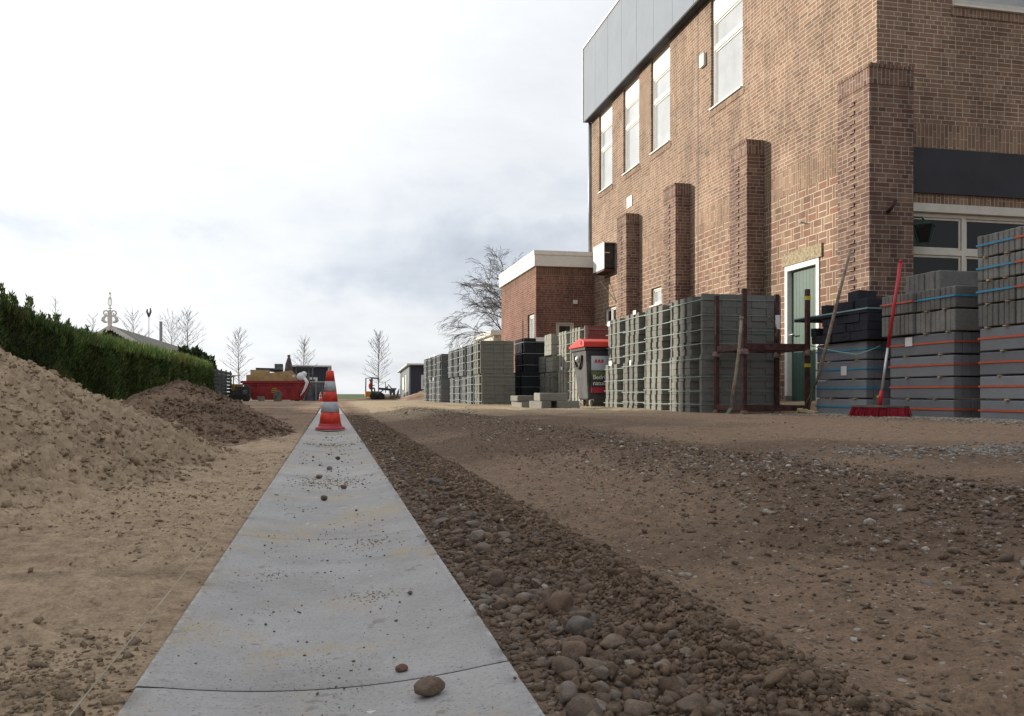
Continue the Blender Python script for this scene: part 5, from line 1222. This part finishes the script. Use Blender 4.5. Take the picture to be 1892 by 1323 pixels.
# ------------------------------------------------------------------ bare trees
def bare_tree(u, d, top_v, label, seed, spread=0.28, style='leader', base=-0.3, name='bare_tree', group='young bare trees on the skyline', r0=0.06, nb=46, low=0.22):
    rr = random.Random(seed); X_, Y_ = ray(u, d); Ht = zv(top_v, d)-base
    t = thing(name, (X_, Y_, base), label, 'tree', group)
    tr_ = MB(); pts = []; 
    for k in range(9): q = k/8; pts.append((X_+0.05*math.sin(q*5+seed), Y_, base+Ht*q))
    tr_.tube(pts, [r0*(1-q/8*0.93) for q in range(9)], 7); tr_.build('trunk', M_BARK, t, smooth=True)
    br_ = MB()
    for i in range(nb):
        q = low+(0.97-low)*(i/nb)**0.9; z_ = base+Ht*q; az = i*2.4+rr.uniform(-.4, .4); prof_ = math.sin(math.pi*min(1, (1-q)/(1-low)*0.62+0.10))
        L_ = Ht*spread*prof_*rr.uniform(0.5, 1.25); el = 0.25+0.75*q
        p = Vector((X_, Y_, z_)); dr_ = Vector((math.cos(az)*math.cos(el), math.sin(az)*math.cos(el), math.sin(el)))
        pp = [p]; 
        for s_ in range(4):
            dr_ = (dr_+Vector((rr.uniform(-.15, .15), rr.uniform(-.15, .15), rr.uniform(-0.06, 0.12)))).normalized(); pp.append(pp[-1]+dr_*L_/4)
            if s_ < 3:
                for w__ in range(2):
                    sd_ = (dr_+Vector((rr.uniform(-.8, .8), rr.uniform(-.8, .8), rr.uniform(-.3, .5)))).normalized(); br_.tube([pp[-1], pp[-1]+sd_*L_*0.16, pp[-1]+sd_*L_*0.3+Vector((0, 0, 0.03))], [d*0.00012, d*0.00010, d*0.00007], 3, cap=False)
        br_.tube(pp, [max(r0*0.2, d*0.00018), d*0.00017, d*0.00014, d*0.00011, d*0.00008], 4, cap=False)
    br_.build('crown', M_TWIG, t); return t
bare_tree(441, 74, 612, 'young bare tree behind the left end of the red skip', 1)
bare_tree(562, 78, 628, 'young bare tree behind the dark shed left of the cone', 2)
bare_tree(700, 80, 617, 'young bare tree behind the mini loader', 3, nb=60)
bare_tree(346, 80, 572, 'taller bare tree rising behind the evergreen shrub', 4, spread=0.24, nb=56)
bare_tree(246, 70, 577, 'small bare tree just right of the ornamented gable', 5, spread=0.3)
bare_tree(318, 76, 595, 'low bare tree right of the thin chimney pipe', 6, spread=0.45, nb=40)
bare_tree(104, 40, 545, 'thin bare sapling poking above the near part of the hedge', 7, spread=0.12, nb=26)
bare_tree(172, 60, 580, 'small bare tree left of the ornamented gable', 8, spread=0.2, nb=30)
# spreading, drooping bare tree behind the annex
X_, Y_ = ray(968, 33)
bt = thing('bare_tree', (X_, Y_, -0.1), 'large bare tree with arching drooping twigs behind the annex', 'tree')
tk = MB(); bb = MB(); rr = random.Random(21)
tk.tube([(X_, Y_, -0.1), (X_-0.1, Y_, 1.2), (X_-0.25, Y_, 2.2)], [0.22, 0.17, 0.13], 8); tk.build('trunk', M_BARK, bt, smooth=True)
def grow(p, dr_, L_, r_, lev):
    pts = [p]; rad = [r_]; n_ = 5; d_ = dr_.copy()
    for s_ in range(n_):
        drop = -0.01-0.055*lev*(s_/n_); d_ = (d_+Vector((rr.uniform(-.22, .22), rr.uniform(-.22, .22), rr.uniform(-.12, .12)+drop))).normalized()
        pts.append(pts[-1]+d_*L_/n_); rad.append(r_*(1-0.75*(s_+1)/n_))
        if lev < 4 and s_ >= 1:
            for _ in range(2 if lev < 2 or rr.random() < 0.45 else 1):
                nd = (d_+Vector((rr.uniform(-.8, .8), rr.uniform(-.8, .8), rr.uniform(-.45, .45)))).normalized(); grow(pts[-1], nd, L_*rr.uniform(.42, .62), max(rad[-1]*0.6, 0.005), lev+1)
    bb.tube(pts, [max(q, 0.0045) for q in rad], 4 if lev else 6, cap=False)
for k, (dx, dy, dz) in enumerate(((-0.9, 0, 1.0), (-0.55, -0.3, 1.5), (-1.0, 0.1, 0.55), (-0.3, 0.2, 1.5), (-0.6, 0.4, 1.3), (-0.5, 0, 0.9), (-0.9, -0.3, 0.2), (-0.45, 0.1, 1.6))):
    grow(Vector((X_-0.15, Y_, 2.0+0.16*k)), Vector((dx, dy, dz)).normalized(), 1.95, 0.04, 1)
bb.build('crown', M_TWIG, bt)

# ------------------------------------------------------------------ house behind the hedge
hxr, hyr = ray(204, 46); HR = zv(601, 46); hl_ = 24.0; hw, hd_ = 3.6, 2.35
hs = thing('gabled_house', (hxr, hyr, -0.2), 'dark house with scalloped white gable boards and carved white finial behind hedge', 'house')
MB().prism([(hxr-hw+0.3, -0.2), (hxr+hw-0.3, -0.2), (hxr+hw-0.3, HR-hd_+0.1), (hxr, HR-0.12), (hxr-hw+0.3, HR-hd_+0.1)], 'y', hyr+0.3, hyr+hl_).build('wall', M_NAVY, hs)
MB().prism([(hxr-hw, HR-hd_), (hxr, HR), (hxr+hw, HR-hd_), (hxr+hw, HR-hd_-0.14), (hxr, HR-0.16), (hxr-hw, HR-hd_-0.14)], 'y', hyr, hyr+hl_).build('roof', M_ROOF, hs)
gb = MB()
for s_ in (-1, 1):
    n_ = 26
    for i in range(n_):
        f0, f1 = i/n_, (i+1)/n_; x0, x1 = hxr+s_*hw*f0, hxr+s_*hw*f1; z0, z1 = HR-hd_*f0+0.04, HR-hd_*f1+0.04; xm, zm = (x0+x1)/2, (z0+z1)/2
        pl = [(x0, z0), (x1, z1), (x1, z1-0.20), (xm+(x1-x0)*0.2, zm-0.29), (xm-(x1-x0)*0.2, zm-0.29), (x0, z0-0.20)]
        gb.prism(pl if s_ > 0 else pl[::-1], 'y', hyr-0.07, hyr-0.02)
gb.build('gable_board', M_WHITE, hs)
fi = MB(); yq = hyr-0.10; s = 46/F
def fp(u, v): return (hxr+(u-204)*s, yq, zv(v, 46))
fi.prism([(fp(a, b)[0], fp(a, b)[2]) for a, b in ((200, 596), (200, 576), (202, 573), (206, 573), (208, 576), (208, 596), (207, 602), (204, 605), (201, 602))], 'y', yq-0.03, yq+0.03)
for s_ in (-1, 1):
    q = lambda a, b: fp(204+s_*a, b)
    fi.tube([q(2, 577), q(6, 574), q(10, 575.5), q(11, 579), q(9, 583), q(6, 582), q(7, 579)], 0.045, 6)
    fi.tube([q(4, 584), q(8, 585), q(11, 588), q(12, 592), q(9, 595), q(5, 596)], [0.04, 0.06, 0.10, 0.11, 0.08, 0.05], 6)
    fi.tube([q(0.8, 566), q(3, 562), q(3, 556), q(1.6, 550)], 0.022, 6)
fi.tube([fp(204, 575), fp(204, 566)], 0.035, 6).tube([fp(200.5, 570), fp(207.5, 570)], 0.03, 6).tube([fp(204, 566), fp(204, 548), fp(204, 540)], [0.02, 0.035, 0.02], 6).prism([(fp(a, b)[0], fp(a, b)[2]) for a, b in ((202, 543), (204, 539), (206, 543), (204, 546))], 'y', yq-0.02, yq+0.02)
fi.build('finial', M_WHITE, hs, smooth=False)
X_, Y_ = ray(297, 62); MB().tube([(X_, Y_, 2.0), (X_, Y_, zv(594, 62))], 0.11, 10).build('chimney', M_ZINC, hs)
X_, Y_ = ray(275, 58)
vv = thing('weathervane_pole', (X_, Y_, 0), 'thin pole topped by a dark forked ornament behind the roof', 'pole')
MB().tube([(X_, Y_, -0.2), (X_, Y_, zv(584, 58))], 0.028, 6).build('pole', M_ZINC, vv)
fk = MB(); s = 58/F
for s_ in (-1, 1): fk.tube([(X_, Y_, zv(586, 58)), (X_+s_*1.5*s, Y_, zv(580, 58)), (X_+s_*3.2*s, Y_, zv(576, 58)), (X_+s_*2.6*s, Y_, zv(569 if s_ > 0 else 571, 58))], [0.05, 0.08, 0.07, 0.04], 6)
fk.build('fork', M_STEEL, vv)

# ------------------------------------------------------------------ sheds
def shed(u0, u1, u2, vt, d, label, mL, mR, door=False, win=None, slope=0.3, deep=3.0):
    # corner at u1: side wall (facing -X) u0..u1, front wall (facing the camera) u1..u2
    cx, cy = ray(u1, d); zt_ = zv(vt, d); zb_ = gz(cx, cy)-0.1; w_ = xy(u2, cy)-cx; yb = yx(u0, cx) if u0 else cy+deep
    t = thing('garden_shed', (cx, cy, zb_), label, 'shed')
    if mL is None: mL = mR
    wl_ = MB(); wl_.add([(cx, cy, zb_), (cx, yb, zb_), (cx, yb, zt_-slope), (cx, cy, zt_)], [(0, 3, 2, 1)]); wl_.build('side_wall', mL, t)
    f_ = MB(); f_.box(cx+0.002, cy, zb_, cx+w_, yb, zt_-slope-0.02).box(cx+0.002, cy, zt_-slope-0.02, cx+w_, cy+0.1, zt_-0.02)
    for k in range(int(w_/0.2)): f_.box(cx+0.02+k*0.2, cy-0.012, zb_, cx+0.02+k*0.2+0.18, cy-0.001, zt_-0.04)
    f_.build('front_wall', mR, t)
    r_ = MB(); r_.add([(cx-0.25, cy-0.3, zt_+0.02), (cx+w_+0.25, cy-0.3, zt_+0.02), (cx+w_+0.25, yb+0.2, zt_-slope), (cx-0.25, yb+0.2, zt_-slope), (cx-0.25, cy-0.3, zt_+0.14), (cx+w_+0.25, cy-0.3, zt_+0.14), (cx+w_+0.25, yb+0.2, zt_-slope+0.12), (cx-0.25, yb+0.2, zt_-slope+0.12)],
              [(3, 2, 1, 0), (4, 5, 6, 7), (0, 1, 5, 4), (1, 2, 6, 5), (2, 3, 7, 6), (3, 0, 4, 7)]); r_.build('roof', M_ALU, t)
    return t, cx, cy, w_, zb_, zt_, yb
t, cx, cy, w_, zb__, zt__, yb = shed(739, 757, 800, 675, 66, 'grey and navy wooden shed with pale roof left of the paver rows', M_SHGREY, M_NAVY, slope=0.35)
mb = MB().box(cx-0.04, cy+(yb-cy)*0.28, zb__+0.1, cx-0.002, cy+(yb-cy)*0.36, zt__-0.7); mb.build('door_edge', M_WHITE, t)
MB().box(cx-0.035, cy+(yb-cy)*0.52, zb__+0.95, cx-0.002, cy+(yb-cy)*0.68, zb__+2.0).build('window', M_WHITE, t)
MB().box(cx-0.04, cy-0.03, zb__, cx+0.09, cy-0.013, zt__).build('corner_board', M_SHGREY, t)
X_ = xy(778, cy); window(t, 'y', cy-0.09, X_, X_+1.0, zb__+1.0, zb__+2.1, fr=0.12, glass=M_GLASS)
t, cx, cy, w_, zb__, zt__, yb = shed(None, 536, 607, 678, 70, 'navy wooden shed with white window behind the loader and first cone', None, M_NAVY, slope=0.3, deep=4)
X_ = xy(581, cy); window(t, 'y', cy-0.09, X_-0.6, X_+0.25, zb__+1.0, zb__+2.05, fr=0.13, glass=M_GLASS)
MB().box(cx+w_-0.05, cy-0.03, zb__, cx+w_+0.1, cy-0.013, zt__).build('corner_board', M_WHITE, t)

# ------------------------------------------------------------------ red skip with its load
SD = 50.0; sx0, sy0 = ray(509, SD); gS = gz(sx0, sy0)-0.02; pm = SD/F
def SU(u): return sx0+(u-509)*pm
def SV(v): return zv(v, SD)
sk = thing('red_skip', (sx0, sy0, gS), 'red steel skip full of boards and rubbish at the end of the yard', 'skip')
body = [(SU(468), SV(739)), (SU(558), SV(739)), (SU(569), SV(706)), (SU(449), SV(706))]
MB().prism(body, 'y', sy0, sy0+1.9).build('body', M_SKIP, sk, bevel=0.01)
rim_ = MB().bar((SU(447), sy0-0.04, SV(706)), (SU(571), sy0-0.04, SV(706)), 0.10, 0.14).bar((SU(447), sy0-0.02, SV(711)), (SU(569), sy0-0.02, SV(711)), 0.05, 0.06); rim_.build('rim', M_SKIP, sk)
rb = MB()
for u_ in (478, 500, 534, 549): rb.bar((SU(u_), sy0-0.03, SV(738)), (SU(u_), sy0-0.03, SV(709)), 0.09, 0.07)
rb.build('ribs', M_SKIP, sk)
mt = MB()
for i, (a, b, c_) in enumerate(((503, 511, 718), (500, 512, 721.5), (498, 510, 725))):
    u_ = a
    while u_ < b: mt.box(SU(u_), sy0-0.012, SV(c_+1), SU(u_+0.9), sy0-0.006, SV(c_-1)); u_ += 1.5
mt.build('yellow_marking', M_YEL, sk)
MB().bar((SU(556), sy0-0.06, SV(734)), (SU(571), sy0-0.06, SV(708)), 0.05, 0.14).build('end_arm', M_SKIP, sk)
def sthing(name, boxes, m_, label, cat, bev=0.01):
    a = boxes[0]; t = MB()
    for b in boxes: t.box(SU(b[0]), sy0+b[4], SV(b[3]), SU(b[1]), sy0+b[5], SV(b[2]), j=0.012)
    o = t.build(name, m_, bevel=bev); return tag(o, label, cat)
tl = MB().prism([(SU(457), SV(707)), (SU(548), SV(707)), (SU(548), SV(697)), (SU(538), SV(684)), (SU(500), SV(689)), (SU(457), SV(693))], 'y', sy0+0.1, sy0+0.5)
tag(tl.build('board_stack', M_PLY), 'front tan board sheets sticking up out of the skip', 'board')
tag(MB().prism([(SU(463), SV(692)), (SU(497), SV(689)), (SU(497), SV(683)), (SU(463), SV(683))], 'y', sy0+0.55, sy0+1.0).build('board_stack', M_PLY), 'rear board bundle at the left of the skip load', 'board')
tag(MB().prism([(SU(472), SV(682.5)), (SU(521), SV(689)), (SU(521), SV(680)), (SU(472), SV(679))], 'y', sy0+0.7, sy0+1.3).build('dark_sheet', M_NAVY), 'dark sheet lying on top of the skip load', 'sheet')
tag(MB().box(SU(506), sy0+0.6, SV(683), SU(521), sy0+1.1, SV(671.5)).build('grey_crate', M_STEEL, bevel=0.02), 'grey box perched on the skip load', 'box')
bg = MB().ball((SU(555), sy0+0.1, SV(696)), 0.27, 14, 10, sc=(1, 0.8, 0.95)).ball((SU(560), sy0+0.1, SV(691)), 0.17, 10, 8)
bg.tube([(SU(561), sy0-0.1, SV(699)), (SU(566), sy0-0.15, SV(706)), (SU(564), sy0-0.15, SV(713)), (SU(560), sy0-0.15, SV(722)), (SU(554), sy0-0.15, SV(731))], [0.10, 0.11, 0.09, 0.07, 0.03], 8)
tag(bg.build('plastic_sack', M_BAG, smooth=True), 'white plastic sack hanging over the right rim of the skip', 'sack')
tag(MB().ball((SU(541), sy0+0.2, SV(695)), 0.13, 10, 7, sc=(1.2, 1, 0.7)).build('plastic_sack', M_BAG, smooth=True), 'small scrap of white plastic on the boards left of the big sack', 'sack')
# motor unit left of the skip
mx_, my_ = SU(450), sy0-1.0
mu = thing('site_compressor', (mx_, my_, gS), 'dark wheeled engine unit left of the red skip', 'machine')
MB().box(SU(441), my_, SV(733), SU(463), my_+0.9, SV(714), j=0.03).build('body', M_DARKM, mu, bevel=0.04)
MB().tube([(SU(440), my_-0.05, SV(718)), (SU(444), my_-0.05, SV(711.5)), (SU(462), my_-0.05, SV(711.5)), (SU(467), my_-0.05, SV(716)), (SU(467), my_-0.05, SV(738))], 0.03, 6).build('rail', M_MUDDY, mu)
MB().box(SU(454), my_-0.15, SV(729), SU(462), my_-0.02, SV(721)).build('panel', M_STEEL, mu, bevel=0.03)
for u_ in (446, 460):
    wv = MB().lathe([(0.2, -0.1), (0.24, -0.06), (0.24, 0.06), (0.2, 0.1)], n=18); wv.v = [(SU(u_)+q[0], my_-0.1+q[2], gS+0.24+q[1]) for q in wv.v]; wv.build('wheel', M_TYRE, mu)
# muddy mini digger bucket lying before the skip
tag(MB().prism([(SU(508), gS), (SU(521), gS), (SU(522), SV(729)), (SU(518), SV(722)), (SU(511), SV(721)), (SU(507), SV(729))], 'y', sy0-1.1, sy0-0.5).build('digger_bucket', M_MUDDY, bevel=0.05), 'muddy curved bucket lying before the skip', 'bucket')
tag(MB().box(SU(481), sy0-1.2, gS, SU(492), sy0-0.7, SV(732), j=0.08).build('rubble_lump', C_BLOCK), 'pale lump of broken concrete before the skip', 'rubble')
# yellow roller by the fence
yx0, yy0 = ray(432, 51); yr = thing('yellow_roller', (yx0, yy0, gz(yx0, yy0)), 'yellow machine with upright frame half hidden by the dark fence', 'machine')
g_ = gz(yx0, yy0); MB().box(yx0-0.15, yy0, g_+0.35, yx0+0.45, yy0+0.8, g_+1.05, j=0.03).build('body', M_MYEL, yr, bevel=0.05)
MB().tube([(yx0-0.02, yy0, g_+0.8), (yx0-0.02, yy0, g_+1.55), (yx0+0.4, yy0, g_+1.6)], 0.035, 6).tube([(yx0-0.1, yy0-0.03, g_+1.55), (yx0+0.1, yy0-0.03, g_+1.55)], 0.06, 6).build('frame', M_MYEL, yr)
wv = MB().lathe([(0.36, -0.4), (0.36, 0.4)], n=20); wv.v = [(yx0+0.1+q[0], yy0+0.3+q[2], g_+0.34+q[1]) for q in wv.v]; wv.build('drum', M_STEEL, yr)

# ------------------------------------------------------------------ backhoe loader
LD = 56.0; lx0, ly0 = ray(566, LD); gL = gz(lx0, ly0); pl_ = LD/F
def LU(u): return lx0+(u-566)*pl_
def LV_(v): return zv(v, LD)
bl = thing('backhoe_loader', (lx0, ly0, gL), 'grey backhoe loader with wide front bucket between the skip and the cone', 'loader')
fr = MB()
for u_ in (547, 571, 578): fr.bar((LU(u_), ly0, LV_(712)), (LU(u_+(1 if u_ < 560 else -1)), ly0, LV_(679)), 0.09, 0.09)
fr.bar((LU(549), ly0+1.2, LV_(712)), (LU(549), ly0+1.2, LV_(679)), 0.08, 0.08).bar((LU(546), ly0, LV_(690)), (LU(579), ly0, LV_(690)), 0.04, 0.04)
fr.build('cab_frame', M_STEEL, bl); MB().box(LU(546), ly0-0.15, LV_(679), LU(580), ly0+1.4, LV_(676.5)).build('cab_roof', M_STEEL, bl, bevel=0.03)
MB().box(LU(549), ly0+0.05, LV_(708), LU(570), ly0+0.07, LV_(680)).build('window', M_GLASS, bl)
MB().box(LU(544), ly0+0.1, LV_(728), LU(582), ly0+1.6, LV_(711), j=0.03).build('body', M_STEEL, bl, bevel=0.05)
bk = MB(); y0_ = ly0-1.3
bk.prism([(LU(561), gL+0.02), (LU(566), LV_(716)), (LU(572), LV_(706)), (LU(607), LV_(706)), (LU(607), gL+0.02)], 'y', y0_+0.35, y0_+0.7)
for u_ in (563, 584, 605): bk.prism([(y0_+0.4, LV_(706)), (y0_, LV_(727)), (y0_-0.15, gL+0.05), (y0_+0.5, gL+0.02)], 'x', LU(u_)-0.04, LU(u_)+0.04)
for u_ in (574, 595): bk.prism([(LU(u_-7), gL+0.03), (LU(u_), LV_(713)), (LU(u_+7), gL+0.03)], 'y', y0_+0.20, y0_+0.30)
bk.bar((LU(561), y0_-0.1, gL+0.05), (LU(607), y0_-0.1, gL+0.05), 0.3, 0.04); bk.build('bucket', M_STEEL, bl, bevel=0.01)
MB().box(LU(561), y0_+0.33, LV_(706.5), LU(607), y0_+0.5, LV_(705.2)).build('bucket_lip', M_ALU, bl)
for u_ in (560, 576): MB().bar((LU(u_), ly0-0.9, LV_(716)), (LU(u_), ly0+0.3, LV_(712)), 0.12, 0.18).build('loader_arm', M_STEEL, bl)
MB().box(LU(574), ly0-0.7, LV_(713), LU(581), ly0-0.5, LV_(706), j=0.03).build('cover', M_LIME, bl)
for u_ in (549, 579):
    wv = MB().lathe([(0.36, -0.2), (0.5, -0.14), (0.5, 0.14), (0.36, 0.2)], n=20); wv.v = [(LU(u_)+q[2], ly0+0.4+q[0], gL+0.5+q[1]) for q in wv.v]; wv.build('wheel', M_TYRE, bl)
ar = MB().tube([(LU(528), ly0+1.0, LV_(712)), (LU(529), ly0+1.0, LV_(690)), (LU(531), ly0+1.0, LV_(672)), (LU(533), ly0+1.0, LV_(660))], [0.16, 0.17, 0.15, 0.08], 6).tube([(LU(538), ly0+1.0, LV_(712)), (LU(537.5), ly0+1.0, LV_(680)), (LU(535), ly0+1.0, LV_(665)), (LU(533), ly0+1.0, LV_(656))], [0.13, 0.14, 0.1, 0.06], 6)
ar.tube([(LU(531), ly0+1.0, LV_(657.5)), (LU(536), ly0+1.0, LV_(656))], 0.08, 8).bar((LU(528), ly0+1.0, LV_(714)), (LU(548), ly0+0.8, LV_(716)), 0.3, 0.3); ar.build('backhoe_arm', M_MUDDY, bl)

# ------------------------------------------------------------------ mini loader with driver
MD = 76.0; mx0, my0 = ray(700, MD); gM = gz(mx0, my0)-0.02; pq = MD/F
def U(u): return mx0+(u-700)*pq
def V(v): return zv(v, MD)
ml = thing('mini_loader', (mx0, my0, gM), 'small grey and orange wheeled loader with roll bar and raised fork', 'loader')
MB().box(U(675), my0, V(733), U(687), my0+1.0, V(723)).build('engine_cover', M_MORG, ml, bevel=0.05)
MB().box(U(687), my0+0.05, V(735), U(706), my0+0.95, V(723), j=0.03).build('body', M_STEEL, ml, bevel=0.06)
MB().tube([(U(676), my0+0.1, V(724)), (U(676.5), my0+0.1, V(699)), (U(688), my0+0.1, V(698)), (U(699), my0+0.1, V(699)), (U(701), my0+0.1, V(701))], 0.06, 6).tube([(U(687), my0+0.1, V(724)), (U(687.5), my0+0.1, V(699))], 0.09, 6).tube([(U(688), my0+0.9, V(698)), (U(699), my0+0.9, V(699))], 0.06, 6).bar((U(699), my0+0.1, V(700)), (U(699), my0+0.9, V(700)), 0.1, 0.1).build('roll_bar', M_DARKM, ml)
MB().bar((U(700), my0+0.2, V(718)), (U(722), my0+0.2, V(720)), 0.16, 0.2).bar((U(700), my0+0.8, V(718)), (U(722), my0+0.8, V(720)), 0.16, 0.2).bar((U(700), my0+0.3, V(728)), (U(716), my0+0.3, V(714)), 0.1, 0.1).build('lift_arm', M_DARKM, ml)
MB().tube([(U(699), my0, V(718)), (U(699), my0, V(706)), (U(712), my0, V(706)), (U(712), my0, V(726))], 0.04, 5).build('guard', M_DARKM, ml)
MB().tube([(U(716), my0+0.3, V(718)), (U(717), my0+0.3, V(710)), (U(724), my0+0.3, V(718))], 0.06, 5).prism([(U(720), V(720)), (U(724), V(717)), (U(733), V(717)), (U(730), V(722)), (U(730), V(731)), (U(728), V(731)), (U(726), V(723)), (U(722), V(731)), (U(720), V(731))], 'y', my0-0.1, my0+1.1).prism([(U(733), V(731)), (U(735), V(724)), (U(738), V(718)), (U(737), V(724)), (U(736), V(731))], 'y', my0-0.1, my0+1.1).build('bucket', M_STEEL, ml)
for u_ in (690, 704):
    wv = MB().lathe([(0.22, -0.14), (0.33, -0.09), (0.33, 0.09), (0.22, 0.14)], n=18); wv.v = [(U(u_)+q[0], my0-0.05+q[2], gM+0.33+q[1]) for q in wv.v]; wv.build('wheel', M_TYRE, ml)
# driver: one continuous skinned body with hi-vis jacket
def skin_body():
    pts = [((0, 0, 0), .15), ((0.02, 0, .22), .15), ((0.06, 0, .45), .17), ((0.07, 0, .56), .07), ((0.10, 0, .62), .06), ((0.10, 0, .72), .105), ((0.10, 0, .80), .07),
           ((0.08, .20, .48), .07), ((0.20, .24, .28), .05), ((0.42, .18, .26), .04), ((0.50, .16, .27), .035), ((0.08, -.20, .48), .07), ((0.20, -.24, .28), .05), ((0.42, -.18, .26), .04), ((0.50, -.16, .27), .035),
           ((0.08, .10, -.02), .10), ((0.45, .13, .03), .075), ((0.50, .13, -.36), .055), ((0.62, .13, -.40), .045), ((0.08, -.10, -.02), .10), ((0.45, -.13, .03), .075), ((0.50, -.13, -.36), .055), ((0.62, -.13, -.40), .045)]
    ed = [(0, 1), (1, 2), (2, 3), (3, 4), (4, 5), (5, 6), (2, 7), (7, 8), (8, 9), (9, 10), (2, 11), (11, 12), (12, 13), (13, 14), (0, 15), (15, 16), (16, 17), (17, 18), (0, 19), (19, 20), (20, 21), (21, 22)]
    me = bpy.data.meshes.new('person'); me.from_pydata([p[0] for p in pts], ed, []); o = bpy.data.objects.new('person', me); COL.objects.link(o)
    sk_ = o.modifiers.new('skin', 'SKIN'); sv = me.skin_vertices[0].data
    for i, p in enumerate(pts): sv[i].radius = (p[1], p[1])
    sv[0].use_root = True; ss_ = o.modifiers.new('sub', 'SUBSURF'); ss_.levels = 1; ss_.render_levels = 2
    dg = bpy.context.evaluated_depsgraph_get(); m2 = bpy.data.meshes.new_from_object(o.evaluated_get(dg)); o.modifiers.clear(); o.data = m2
    for m_ in (M_HIVIS, M_JEANS, M_SKIN): m2.materials.append(m_)
    for p in m2.polygons:
        c = p.center; p.material_index = 2 if (c.z > .58 or (c.x > .46 and c.z > .2)) else (1 if c.z < .06 else 0); p.use_smooth = True
    return o
pr_ = skin_body(); pr_.location = (U(683), my0+0.5, V(717.5)); tag(pr_, 'driver in orange hi-vis jacket seated on the mini loader', 'person')
MB().ball((0.09, 0, .75), .115, 12, 8, sc=(1, .9, .8)).build('hair', M_DARKM, pr_, smooth=True, local=True)

print('objects', len(bpy.data.objects))
